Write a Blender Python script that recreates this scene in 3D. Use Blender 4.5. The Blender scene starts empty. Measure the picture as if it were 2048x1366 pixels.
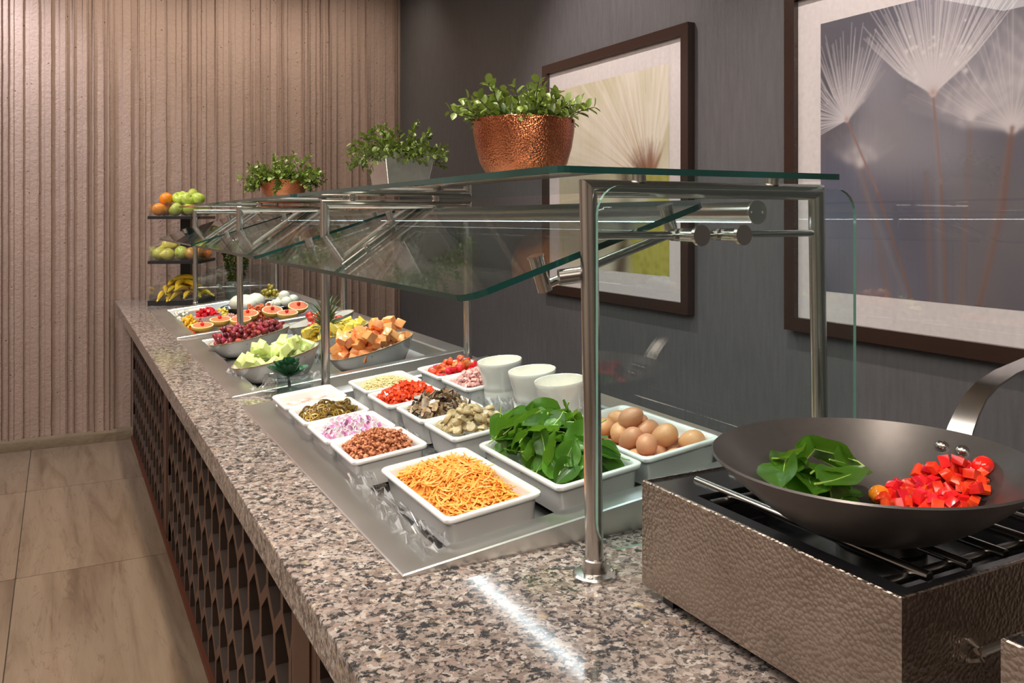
import bpy, bmesh, math, random
import numpy as np
from mathutils import Vector, Matrix, Euler, noise

S = bpy.context.scene
COL = S.collection
PI = math.pi
R = math.radians

# ------------------------------------------------------------------ camera
YAW = R(27.75)
cd = bpy.data.cameras.new('camera')
cam = bpy.data.objects.new('camera', cd)
COL.objects.link(cam)
cam.location = (0, 0, 1.447)
cam.rotation_euler = (R(90), 0, -YAW)
cd.sensor_fit = 'HORIZONTAL'
cd.sensor_width = 36.0
cd.lens = 1720.0 / 2048.0 * 36.0
cd.shift_y = -(683.0 - 430.0) / 2048.0
cd.clip_start = 0.02
S.camera = cam

# ------------------------------------------------------------------ view and world
S.view_settings.view_transform = 'Standard'
S.view_settings.look = 'None'
S.view_settings.gamma = 1.0
S.view_settings.use_curve_mapping = False
S.view_settings.exposure = 0.6
S.cycles.transparent_max_bounces = 40
S.cycles.max_bounces = 12
S.cycles.glossy_bounces = 6
S.cycles.caustics_reflective = False
S.cycles.caustics_refractive = False
S.cycles.sample_clamp_indirect = 4.0
w = bpy.data.worlds.new('world')
S.world = w
w.use_nodes = True
w.node_tree.nodes['Background'].inputs[0].default_value = (0.9, 0.85, 0.8, 1)
w.node_tree.nodes['Background'].inputs[1].default_value = 0.1

WARM = (1.0, 0.86, 0.72)
NEUT = (1.0, 0.92, 0.85)
COOL = (0.86, 0.88, 1.0)


def spot(loc, target, power, col=WARM, size=70, blend=0.6, radius=0.05):
    l = bpy.data.lights.new('downlight', 'SPOT')
    l.energy = power
    l.color = col
    l.spot_size = R(size)
    l.spot_blend = blend
    l.shadow_soft_size = radius
    o = bpy.data.objects.new('downlight', l)
    COL.objects.link(o)
    o.location = loc
    o.rotation_euler = (Vector(target) - Vector(loc)).to_track_quat('-Z', 'Y').to_euler()
    return o


def area(loc, target, power, sx, sy, col=NEUT):  # added soft fill to lift the shade, no fixture behind it
    l = bpy.data.lights.new('fill_light', 'AREA')
    l.energy = power
    l.color = col
    l.shape = 'RECTANGLE'
    l.size = sx
    l.size_y = sy
    o = bpy.data.objects.new('fill_light', l)
    COL.objects.link(o)
    o.location = loc
    o.rotation_euler = (Vector(target) - Vector(loc)).to_track_quat('-Z', 'Y').to_euler()
    return o


HC = 3.3
for (x, y, p) in ((0.15, 0.9, 75), (0.25, 2.1, 125), (0.25, 3.3, 120), (0.3, 4.6, 105)):
    spot((x, y - 0.3, HC - 0.06), (0.85, y, 0.95), p, WARM, 62)
for (x, y, p) in ((1.05, 1.7, 66), (1.05, 3.2, 74), (1.05, 4.6, 55)):
    spot((x, y, HC - 0.06), (0.95, y, 0.95), p, WARM, 50)
spot((-0.75, 5.45, HC - 0.06), (-0.55, 6.1, 1.9), 100, COOL, 100, 0.8)
for (x, p) in ((0.3, 42), (1.1, 42), (1.8, 26)):
    spot((x, 5.40, HC - 0.06), (x, 6.1, 1.4), p * 0.62, WARM, 125, 1.0)
for (y, p) in ((1.6, 85), (3.3, 80)):
    spot((1.15, y, HC - 0.06), (2.26, y, 1.7), p, (1.0, 0.86, 0.80), 75, 0.8)
area((-1.6, 2.2, HC - 0.05), (-1.6, 2.2, 0), 105, 2.6, 5.0, NEUT)
area((-0.2, -1.4, HC - 0.05), (0.7, 1.4, 1.0), 75, 2.4, 1.6, WARM)  # added fill from the camera side, brightens the pan sides

# ------------------------------------------------------------------ materials


class NT:
    def __init__(self, name):
        self.m = bpy.data.materials.new(name)
        self.m.use_nodes = True
        self.t = self.m.node_tree
        self.n = self.t.nodes
        self.b = self.n['Principled BSDF']
        self.out = self.n['Material Output']

    def new(self, typ, **kw):
        n = self.n.new(typ)
        for k, v in kw.items():
            if k.startswith('_'):
                n.inputs[k[1:]].default_value = v
            else:
                setattr(n, k, v)
        return n

    def link(self, a, b):
        self.t.links.new(a, b)

    def coord(self, scale=(1, 1, 1), kind='Object', loc=(0, 0, 0)):
        tc = self.new('ShaderNodeTexCoord')
        mp = self.new('ShaderNodeMapping')
        mp.inputs['Scale'].default_value = scale
        mp.inputs['Location'].default_value = loc
        self.link(tc.outputs[kind], mp.inputs['Vector'])
        return mp.outputs[0]

    def noise(self, vec, scale, detail=4, rough=0.5, dist=0):
        n = self.new('ShaderNodeTexNoise')
        n.inputs['Scale'].default_value = scale
        n.inputs['Detail'].default_value = detail
        n.inputs['Roughness'].default_value = rough
        n.inputs['Distortion'].default_value = dist
        if vec is not None:
            self.link(vec, n.inputs['Vector'])
        return n.outputs['Fac']

    def voro(self, vec, scale, feature='F1', out='Distance', rnd=1.0):
        n = self.new('ShaderNodeTexVoronoi')
        n.feature = feature
        n.inputs['Scale'].default_value = scale
        n.inputs['Randomness'].default_value = rnd
        if vec is not None:
            self.link(vec, n.inputs['Vector'])
        return n.outputs[out]

    def ramp(self, fac, stops, interp='LINEAR'):
        n = self.new('ShaderNodeValToRGB')
        n.color_ramp.interpolation = interp
        e = n.color_ramp.elements
        while len(e) < len(stops):
            e.new(0.5)
        for i, (p, c) in enumerate(stops):
            e[i].position = p
            e[i].color = (c[0], c[1], c[2], 1) if len(c) == 3 else c
        self.link(fac, n.inputs[0])
        return n.outputs[0]

    def mix(self, fac, a, b, blend='MIX'):
        n = self.new('ShaderNodeMix')
        n.data_type = 'RGBA'
        n.blend_type = blend
        for i, v in ((0, fac), (6, a), (7, b)):
            if hasattr(v, 'is_linked') or hasattr(v, 'links'):
                self.link(v, n.inputs[i])
            elif i == 0:
                n.inputs[0].default_value = v
            else:
                n.inputs[i].default_value = (v[0], v[1], v[2], 1)
        return n.outputs[2]

    def math(self, op, a, b=None, clamp=False):
        n = self.new('ShaderNodeMath')
        n.operation = op
        n.use_clamp = clamp
        for i, v in ((0, a), (1, b)):
            if v is None:
                continue
            if hasattr(v, 'links'):
                self.link(v, n.inputs[i])
            else:
                n.inputs[i].default_value = v
        return n.outputs[0]

    def bump(self, h, strength=0.3, dist=0.002, prev=None):
        n = self.new('ShaderNodeBump')
        n.inputs['Strength'].default_value = strength
        n.inputs['Distance'].default_value = dist
        self.link(h, n.inputs['Height'])
        if prev is not None:
            self.link(prev, n.inputs['Normal'])
        self.link(n.outputs[0], self.b.inputs['Normal'])
        return n.outputs[0]

    def col(self, c):
        if hasattr(c, 'links'):
            self.link(c, self.b.inputs['Base Color'])
        else:
            self.b.inputs['Base Color'].default_value = (c[0], c[1], c[2], 1)
        return self

    def set(self, **kw):
        for k, v in kw.items():
            k = k.replace('_', ' ')
            if hasattr(v, 'links'):
                self.link(v, self.b.inputs[k])
            else:
                self.b.inputs[k].default_value = v
        return self


def simple(name, c, rough=0.5, metal=0.0, var=0.0, hue=0.0, bump=None, sss=0.0, spec=0.5, coat=0.0, scale=60, patch=None):
    """principled with a per-object tint and a mottled grain"""
    t = NT(name)
    v = t.coord()
    if patch is not None:
        f = t.noise(v, scale, 3)
        f2 = t.ramp(f, [(0.35, (0, 0, 0)), (0.65, (1, 1, 1))])
        base = t.mix(f2, c, patch)
    else:
        f = t.noise(v, scale, 3)
        base = t.mix(f, [k * 0.86 for k in c], [min(1, k * 1.12) for k in c])
    if var or hue:
        oi = t.new('ShaderNodeObjectInfo')
        hs = t.new('ShaderNodeHueSaturation')
        mr = t.math('MULTIPLY_ADD', oi.outputs['Random'], var)
        mr.node.inputs[2].default_value = 1 - var / 2
        t.link(mr, hs.inputs['Value'])
        if hue:
            r2 = t.math('FRACT', t.math('MULTIPLY', oi.outputs['Random'], 7.31))
            mh = t.math('MULTIPLY_ADD', r2, hue)
            mh.node.inputs[2].default_value = 0.5 - hue / 2
            t.link(mh, hs.inputs['Hue'])
        t.link(base, hs.inputs['Color'])
        base = hs.outputs[0]
    t.col(base)
    t.set(Roughness=rough, Metallic=metal)
    t.b.inputs['Specular IOR Level'].default_value = spec
    t.b.inputs['Coat Weight'].default_value = coat
    t.b.inputs['Coat Roughness'].default_value = 0.05
    if sss:
        t.b.inputs['Subsurface Weight'].default_value = sss
        t.b.inputs['Subsurface Radius'].default_value = (0.01, 0.006, 0.004)
        t.b.inputs['Subsurface Scale'].default_value = 0.6
    if bump:
        t.bump(t.noise(v, bump[0], 4), bump[1], bump[2] if len(bump) > 2 else 0.001)
    return t.m


def glassmat(name, tint=(0.90, 0.955, 0.955), f0=0.04, rough=0.0, gcol=(1, 1, 1)):
    t = NT(name)
    t.n.remove(t.b)
    tr = t.new('ShaderNodeBsdfTransparent')
    tr.inputs[0].default_value = (*tint, 1)
    gl = t.new('ShaderNodeBsdfGlossy')
    gl.inputs['Color'].default_value = (*gcol, 1)
    gl.inputs['Roughness'].default_value = rough
    lw = t.new('ShaderNodeLayerWeight')
    lw.inputs[0].default_value = 0.5
    p = t.math('POWER', lw.outputs['Facing'], 5.0)
    f = t.math('MULTIPLY_ADD', p, 1 - f0)
    f.node.inputs[2].default_value = f0
    mx = t.new('ShaderNodeMixShader')
    t.link(f, mx.inputs[0])
    t.link(tr.outputs[0], mx.inputs[1])
    t.link(gl.outputs[0], mx.inputs[2])
    t.link(mx.outputs[0], t.out.inputs[0])
    return t.m


def steelmat(name, c=(0.55, 0.53, 0.50), rough=0.28, stretch=(1, 1, 1), bs=0.15, scratch=False):
    t = NT(name)
    v = t.coord(stretch)
    n = t.noise(v, 5, 3)
    t.col(t.mix(n, [k * 0.93 for k in c], [min(1, k * 1.05) for k in c]))
    r = t.math('MULTIPLY_ADD', n, 0.12)
    r.node.inputs[2].default_value = rough - 0.06
    t.set(Roughness=r, Metallic=1.0)
    if scratch:
        s = t.noise(t.coord((1, 1, 1)), 9, 8, 0.7, 1.5)
        s2 = t.ramp(s, [(0.493, (0, 0, 0)), (0.5, (1, 1, 1)), (0.507, (0, 0, 0))])
        t.bump(s2, 0.10, 0.0003)
    return t.m


def hammered(name, c, scale=90, rough=0.22, strength=0.7, c2=None):
    t = NT(name)
    v = t.coord()
    d = t.voro(v, scale)
    if c2 is None:
        c2 = [k * 0.7 for k in c]
    n = t.noise(v, 14, 5)
    t.col(t.mix(n, c, c2))
    t.set(Roughness=rough, Metallic=1.0)
    t.bump(d, strength, 0.003)
    return t.m


M = {}
M['steel'] = steelmat('brushed_steel', (0.58, 0.56, 0.53), 0.22)
M['steel_flat'] = steelmat('well_steel', (0.72, 0.72, 0.71), 0.31, (1, 1, 1), 0.1, False)
M['steel_dark'] = steelmat('dark_steel', (0.20, 0.19, 0.18), 0.3)
M['hammer'] = hammered('hammered_steel', (0.52, 0.44, 0.38), 185, 0.30, 0.45, (0.30, 0.24, 0.20))
M['copper'] = hammered('hammered_copper', (0.74, 0.27, 0.13), 230, 0.20, 0.40, (0.50, 0.15, 0.07))
M['chrome'] = simple('polished_silver', (0.80, 0.78, 0.74), 0.22, 1.0)
M['glass'] = glassmat('clear_glass')
M['acrylic'] = glassmat('clear_acrylic', (0.95, 0.97, 0.97), 0.07)
M['film'] = glassmat('plastic_film', (0.96, 0.97, 0.98), 0.10, 0.10)
M['picglass'] = glassmat('picture_glass', (0.98, 0.98, 0.98), 0.04)


def m_edge():
    t = NT('glass_edge')
    v = t.coord()
    n = t.noise(v, 5, 2)
    t.col(t.mix(n, (0.002, 0.016, 0.015), (0.012, 0.080, 0.070)))
    t.set(Roughness=0.08)
    t.b.inputs['Specular IOR Level'].default_value = 0.9
    return t.m


M['edge'] = m_edge()
M['edge_pale'] = simple('pale_glass_edge', (0.16, 0.30, 0.25), 0.1)
M['thickglass'] = glassmat('thick_vase_glass', (0.84, 0.88, 0.88), 0.14)


def m_granite():
    t = NT('speckled_granite')
    v = t.coord((1, 1, 1))
    wob = t.new('ShaderNodeTexNoise')
    wob.inputs['Scale'].default_value = 60
    t.link(v, wob.inputs['Vector'])
    ad = t.new('ShaderNodeMixRGB')
    ad.blend_type = 'ADD'
    ad.inputs[0].default_value = 0.03
    t.link(v, ad.inputs[1])
    t.link(wob.outputs['Color'], ad.inputs[2])
    vv = ad.outputs[0]
    cells = t.new('ShaderNodeTexVoronoi')
    cells.inputs['Scale'].default_value = 105
    t.link(vv, cells.inputs['Vector'])
    sep = t.new('ShaderNodeSeparateColor')
    t.link(cells.outputs['Color'], sep.inputs[0])
    base = t.ramp(sep.outputs[0], [(0.0, (0.22, 0.17, 0.145)), (0.22, (0.37, 0.315, 0.28)), (0.42, (0.17, 0.13, 0.115)),
                                   (0.6, (0.46, 0.415, 0.385)), (0.8, (0.14, 0.112, 0.10)), (1.0, (0.32, 0.245, 0.215))])
    n1 = t.noise(v, 85, 5, 0.66, 0.4)
    blk = t.ramp(n1, [(0.515, (0, 0, 0)), (0.565, (1, 1, 1))])
    c = t.mix(blk, base, (0.035, 0.035, 0.038))
    n2 = t.noise(v, 170, 3, 0.6)
    b2 = t.ramp(n2, [(0.57, (0, 0, 0)), (0.63, (1, 1, 1))])
    c = t.mix(b2, c, (0.10, 0.09, 0.085))
    n3 = t.noise(v, 28, 2)
    o3 = t.ramp(n3, [(0.66, (0, 0, 0)), (0.76, (1, 1, 1))])
    o3m = t.math('MULTIPLY', o3, 0.5)
    c = t.mix(o3m, c, (0.50, 0.38, 0.22))
    t.col(c)
    t.set(Roughness=0.10)
    t.b.inputs['Specular IOR Level'].default_value = 0.6
    return t.m


M['granite'] = m_granite()


def m_concrete():
    t = NT('ribbed_concrete')
    v = t.coord()
    n = t.noise(v, 2.2, 5, 0.6)
    c = t.mix(n, (0.33, 0.235, 0.19), (0.43, 0.315, 0.262))
    n2 = t.noise(v, 60, 4, 0.6)
    c = t.mix(t.math('MULTIPLY', n2, 0.35), c, (0.28, 0.19, 0.145))
    vo = t.voro(v, 17)
    pit = t.ramp(vo, [(0.045, (1, 1, 1)), (0.085, (0, 0, 0))])
    c = t.mix(t.math('MULTIPLY', pit, 0.7), c, (0.14, 0.095, 0.075))
    t.col(c)
    t.set(Roughness=0.72)
    b1 = t.bump(t.noise(v, 45, 6, 0.65), 0.75, 0.008)
    b2 = t.bump(t.noise(t.coord((1, 1, 0.25)), 22, 3), 0.4, 0.006, b1)
    t.bump(t.math('MULTIPLY', pit, -1.0), 0.8, 0.006, b2)
    return t.m


M['concrete'] = m_concrete()
M['curb'] = simple('dark_concrete_curb', (0.16, 0.115, 0.07), 0.8, bump=(40, 0.6, 0.006), scale=12)


def m_paper():
    t = NT('grey_wallcovering')
    v = t.coord((1, 1, 0.35))
    n = t.noise(v, 190, 4, 0.6)
    v2 = t.coord((1, 1, 0.12))
    n2 = t.noise(v2, 60, 3)
    t.col(t.mix(n2, (0.078, 0.079, 0.085), (0.128, 0.128, 0.134)))
    t.set(Roughness=0.36)
    t.b.inputs['Specular IOR Level'].default_value = 0.55
    p = t.bump(n, 0.45, 0.0025)
    t.bump(n2, 0.2, 0.002, p)
    return t.m


M['paper'] = m_paper()


def m_tile():
    t = NT('veined_floor_tile')
    oi = t.new('ShaderNodeObjectInfo')
    tc = t.new('ShaderNodeTexCoord')
    ad = t.new('ShaderNodeVectorMath')
    ad.operation = 'ADD'
    t.link(tc.outputs['Object'], ad.inputs[0])
    cb = t.new('ShaderNodeCombineXYZ')
    r10 = t.math('MULTIPLY', oi.outputs['Random'], 37.0)
    t.link(r10, cb.inputs[0])
    t.link(r10, cb.inputs[1])
    t.link(cb.outputs[0], ad.inputs[1])
    mp = t.new('ShaderNodeMapping')
    mp.inputs['Scale'].default_value = (1, 0.09, 1)
    t.link(ad.outputs[0], mp.inputs[0])
    v = mp.outputs[0]
    n = t.noise(v, 9, 6, 0.6, 1.2)
    c = t.ramp(n, [(0.3, (0.105, 0.070, 0.045)), (0.48, (0.165, 0.118, 0.080)), (0.62, (0.190, 0.140, 0.098)), (0.8, (0.135, 0.094, 0.062))])
    n2 = t.noise(v, 13, 3, 0.5, 2.5)
    vein = t.ramp(n2, [(0.485, (0, 0, 0)), (0.5, (1, 1, 1)), (0.515, (0, 0, 0))])
    c = t.mix(t.math('MULTIPLY', vein, 0.55), c, (0.085, 0.056, 0.036))
    t.col(c)
    t.set(Roughness=0.42)
    return t.m


M['tile'] = m_tile()
M['grout'] = simple('dark_grout', (0.06, 0.05, 0.04), 0.9)
M['plaster'] = simple('cream_plaster', (0.55, 0.48, 0.42), 0.9)
M['ceiling'] = simple('ceiling_plaster', (0.45, 0.40, 0.36), 0.9)
M['lattice'] = simple('brown_lattice', (0.085, 0.041, 0.025), 0.5, bump=(200, 0.05))
M['hole_shade'] = simple('shaded_hole_wall', (0.030, 0.015, 0.009), 0.6)  # same brown sheet, darkened to paint shade on the hole walls
M['backing'] = simple('brown_backing', (0.022, 0.012, 0.008), 0.6)
M['mahogany'] = simple('red_brown_wood', (0.05, 0.014, 0.008), 0.4)
M['coppertrim'] = simple('copper_brown_trim', (0.085, 0.020, 0.007), 0.5, bump=(60, 0.3))
M['black'] = simple('matte_black', (0.012, 0.012, 0.013), 0.35)
M['burnertop'] = simple('black_enamel', (0.015, 0.015, 0.017), 0.18)
M['white'] = simple('white_melamine', (0.80, 0.80, 0.79), 0.16, coat=0.3, scale=8)
M['porcelain'] = simple('white_porcelain', (0.80, 0.79, 0.75), 0.08, coat=0.5, scale=6)
M['cream'] = simple('pale_sauce', (0.80, 0.70, 0.46), 0.25)
M['residue'] = simple('pink_residue', (0.55, 0.20, 0.15), 0.25, scale=40, patch=(0.80, 0.66, 0.62))


def m_speckle():
    t = NT('speckled_stoneware')
    v = t.coord()
    vo = t.voro(v, 95)
    n = t.noise(v, 30, 2)
    thr = t.math('MULTIPLY', n, 0.34)
    sp = t.math('LESS_THAN', vo, thr)
    sp2 = t.math('MULTIPLY', sp, t.math('GREATER_THAN', t.noise(v, 47, 2), 0.56))
    t.col(t.mix(sp2, (0.70, 0.70, 0.67), (0.22, 0.17, 0.11)))
    t.set(Roughness=0.15)
    return t.m


M['speckle'] = m_speckle()
M['brownrim'] = simple('brown_glazed_rim', (0.30, 0.19, 0.09), 0.3, patch=(0.55, 0.45, 0.30), scale=50)
M['woknoir'] = simple('dark_carbon_steel', (0.10, 0.092, 0.09), 0.36, 0.6, bump=(90, 0.05))
M['framewood'] = simple('dark_walnut_frame', (0.030, 0.015, 0.011), 0.25, scale=20)
M['mat'] = simple('white_mat_board', (0.74, 0.70, 0.70), 0.8)

# food
M['orange_cheese'] = simple('orange_cheddar', (0.90, 0.36, 0.055), 0.45, sss=0.15)
M['white_cheese'] = simple('pale_cheese', (0.78, 0.63, 0.32), 0.45, sss=0.05)
M['bacon'] = simple('bacon_brown', (0.36, 0.11, 0.045), 0.45, scale=120, patch=(0.60, 0.26, 0.13))
M['ham'] = simple('pink_ham', (0.66, 0.31, 0.29), 0.35, scale=60, patch=(0.78, 0.48, 0.44))
M['redpep'] = simple('red_pepper', (0.66, 0.012, 0.010), 0.16, var=0.5, hue=0.02, scale=50, patch=(0.80, 0.05, 0.025))
M['jalapeno'] = simple('olive_jalapeno', (0.135, 0.075, 0.008), 0.14, var=0.6, hue=0.05, coat=0.4)
M['jalapeno_in'] = simple('jalapeno_flesh', (0.30, 0.19, 0.028), 0.2, var=0.4, coat=0.4)
M['onion_w'] = simple('white_onion', (0.86, 0.76, 0.80), 0.2, var=0.15)
M['onion_p'] = simple('purple_onion', (0.34, 0.05, 0.22), 0.2, var=0.8, scale=40, patch=(0.62, 0.30, 0.52))
M['mush'] = simple('brown_mushroom', (0.20, 0.115, 0.06), 0.2, var=0.7, coat=0.3, scale=70, patch=(0.42, 0.28, 0.16))
M['mush_d'] = simple('dark_mushroom_gill', (0.06, 0.032, 0.018), 0.25, coat=0.3)
M['sausage'] = simple('tan_slice', (0.46, 0.34, 0.17), 0.25, var=0.4, scale=50, patch=(0.60, 0.48, 0.27))
M['sausage_f'] = simple('tan_slice_face', (0.60, 0.50, 0.31), 0.25, var=0.3, scale=90, patch=(0.45, 0.33, 0.17))
M['tomato'] = simple('tomato_skin', (0.70, 0.030, 0.010), 0.10, var=0.4, hue=0.035, coat=0.4)
M['tomato_cut'] = simple('tomato_cut_face', (0.72, 0.10, 0.03), 0.15, scale=120, patch=(0.66, 0.42, 0.16))
M['tomato_y'] = simple('orange_tomato', (0.80, 0.25, 0.02), 0.10, coat=0.4)


def m_leaf(name, c, vein, trans=0.25, rough=0.3):
    t = NT(name)
    tc = t.new('ShaderNodeTexCoord')
    n = t.noise(tc.outputs['Object'], 45, 3)
    base = t.mix(n, [k * 0.6 for k in c], [k * 1.25 for k in c])
    oi = t.new('ShaderNodeObjectInfo')
    hs = t.new('ShaderNodeHueSaturation')
    mr = t.math('MULTIPLY_ADD', oi.outputs['Random'], 0.9)
    mr.node.inputs[2].default_value = 0.6
    t.link(mr, hs.inputs['Value'])
    t.link(base, hs.inputs['Color'])
    t.col(hs.outputs[0])
    t.set(Roughness=rough)
    t.bump(t.noise(tc.outputs['Object'], 130, 3), 0.3, 0.001)
    if trans:
        tl = t.new('ShaderNodeBsdfTranslucent')
        tl.inputs[0].default_value = (*vein, 1)
        mx = t.new('ShaderNodeMixShader')
        mx.inputs[0].default_value = trans
        t.link(t.b.outputs[0], mx.inputs[1])
        t.link(tl.outputs[0], mx.inputs[2])
        t.link(mx.outputs[0], t.out.inputs[0])
    return t.m


M['spinach'] = m_leaf('spinach_leaf', (0.065, 0.185, 0.018), (0.22, 0.46, 0.035), 0.32)
M['stem'] = simple('pale_green_stem', (0.30, 0.46, 0.10), 0.35)
M['boxleaf'] = m_leaf('boxwood_leaf', (0.105, 0.165, 0.022), (0.16, 0.22, 0.04), 0.2, 0.35)
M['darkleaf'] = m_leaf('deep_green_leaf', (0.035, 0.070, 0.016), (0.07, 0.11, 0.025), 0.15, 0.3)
M['succulent'] = m_leaf('succulent_leaf', (0.018, 0.085, 0.035), (0.05, 0.2, 0.08), 0.05, 0.12)
M['twig'] = simple('brown_twig', (0.07, 0.06, 0.025), 0.7)
M['soil'] = simple('dark_soil', (0.02, 0.017, 0.012), 0.9, bump=(80, 0.6, 0.004))
M['crown'] = m_leaf('pineapple_crown_leaf', (0.07, 0.13, 0.045), (0.15, 0.25, 0.08), 0.1, 0.4)
M['egg'] = simple('brown_eggshell', (0.62, 0.285, 0.145), 0.38, var=0.35, hue=0.015, sss=0.1, scale=30)
M['grape'] = simple('red_grape_skin', (0.16, 0.012, 0.022), 0.10, var=1.2, hue=0.03, coat=0.3, scale=40, patch=(0.36, 0.035, 0.035))
M['honeydew'] = simple('green_melon', (0.60, 0.72, 0.22), 0.22, var=0.2, hue=0.02, sss=0.2, scale=35, patch=(0.74, 0.80, 0.42))
M['cantaloupe'] = simple('orange_melon', (0.90, 0.33, 0.10), 0.22, var=0.2, hue=0.015, sss=0.2, scale=35, patch=(0.94, 0.44, 0.18))
M['pineapple'] = simple('yellow_pineapple', (0.88, 0.62, 0.06), 0.22, var=0.2, sss=0.2, scale=80, patch=(0.92, 0.74, 0.20))
M['strawberry'] = simple('red_strawberry', (0.62, 0.025, 0.02), 0.2, var=0.4, bump=(160, 0.5), scale=40)
M['rind'] = simple('yellow_rind', (0.90, 0.55, 0.10), 0.4, var=0.15)
M['pith'] = simple('pale_pith', (0.90, 0.74, 0.42), 0.5)


def m_citrus():
    t = NT('pink_citrus_flesh')
    tc = t.new('ShaderNodeTexCoord')
    gr = t.new('ShaderNodeTexGradient')
    gr.gradient_type = 'RADIAL'
    t.link(tc.outputs['Object'], gr.inputs[0])
    m = t.math('FRACT', t.math('MULTIPLY', gr.outputs['Fac'], 10.0))
    d = t.math('ABSOLUTE', t.math('SUBTRACT', m, 0.5))
    k = t.math('GREATER_THAN', d, 0.44)
    n = t.noise(tc.outputs['Object'], 160, 3)
    fl = t.mix(n, (0.62, 0.10, 0.045), (0.74, 0.22, 0.10))
    t.col(t.mix(t.math('MULTIPLY', k, 0.6), fl, (0.80, 0.45, 0.24)))
    t.set(Roughness=0.5)
    t.b.inputs['Specular IOR Level'].default_value = 0.15
    return t.m


M['citrus'] = m_citrus()
M['cherry'] = simple('glossy_red_cherry', (0.70, 0.006, 0.008), 0.08, coat=0.5)
M['mozz'] = simple('white_mozzarella', (0.88, 0.85, 0.74), 0.25, sss=0.2)
M['olive'] = simple('green_brown_olive', (0.36, 0.26, 0.025), 0.12, var=0.6, hue=0.04, coat=0.4)
M['bowlblack'] = simple('black_plate', (0.03, 0.026, 0.024), 0.2, coat=0.4)
M['mixveg'] = simple('yellow_pepper', (0.88, 0.50, 0.04), 0.2, var=0.4, hue=0.05)
M['apple'] = simple('green_apple_skin', (0.40, 0.56, 0.055), 0.16, var=0.3, hue=0.03, coat=0.4, scale=25, patch=(0.58, 0.66, 0.13))
M['orange'] = simple('orange_peel', (0.90, 0.28, 0.012), 0.32, var=0.15, bump=(220, 0.35, 0.001))
M['pear'] = simple('yellow_green_pear', (0.55, 0.52, 0.06), 0.35, var=0.3, hue=0.03, scale=60, patch=(0.64, 0.56, 0.13))
M['blushapple'] = simple('blushed_apple', (0.72, 0.40, 0.07), 0.2, var=0.2, scale=20, patch=(0.66, 0.16, 0.06), coat=0.3)
M['banana'] = simple('banana_peel', (0.84, 0.52, 0.02), 0.42, var=0.25, scale=14, patch=(0.74, 0.52, 0.04))
M['bananatip'] = simple('banana_tip', (0.14, 0.085, 0.02), 0.6)
M['bark'] = simple('brown_fruit_stem', (0.10, 0.06, 0.025), 0.7)
M['greypot'] = simple('grey_stone_pot', (0.30, 0.29, 0.25), 0.8, bump=(40, 0.5, 0.004))


def emis(name, c, s):
    t = NT(name)
    t.b.inputs['Base Color'].default_value = (0.9, 0.9, 0.9, 1)
    t.b.inputs['Emission Color'].default_value = (*c, 1)
    t.b.inputs['Emission Strength'].default_value = s
    return t.m


M['led'] = emis('lit_led_diffuser', (0.84, 0.96, 1.0), 13.0)
M['lamp'] = emis('lit_downlight_lens', (1.0, 0.85, 0.65), 12.0)

# ------------------------------------------------------------------ mesh helpers


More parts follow.
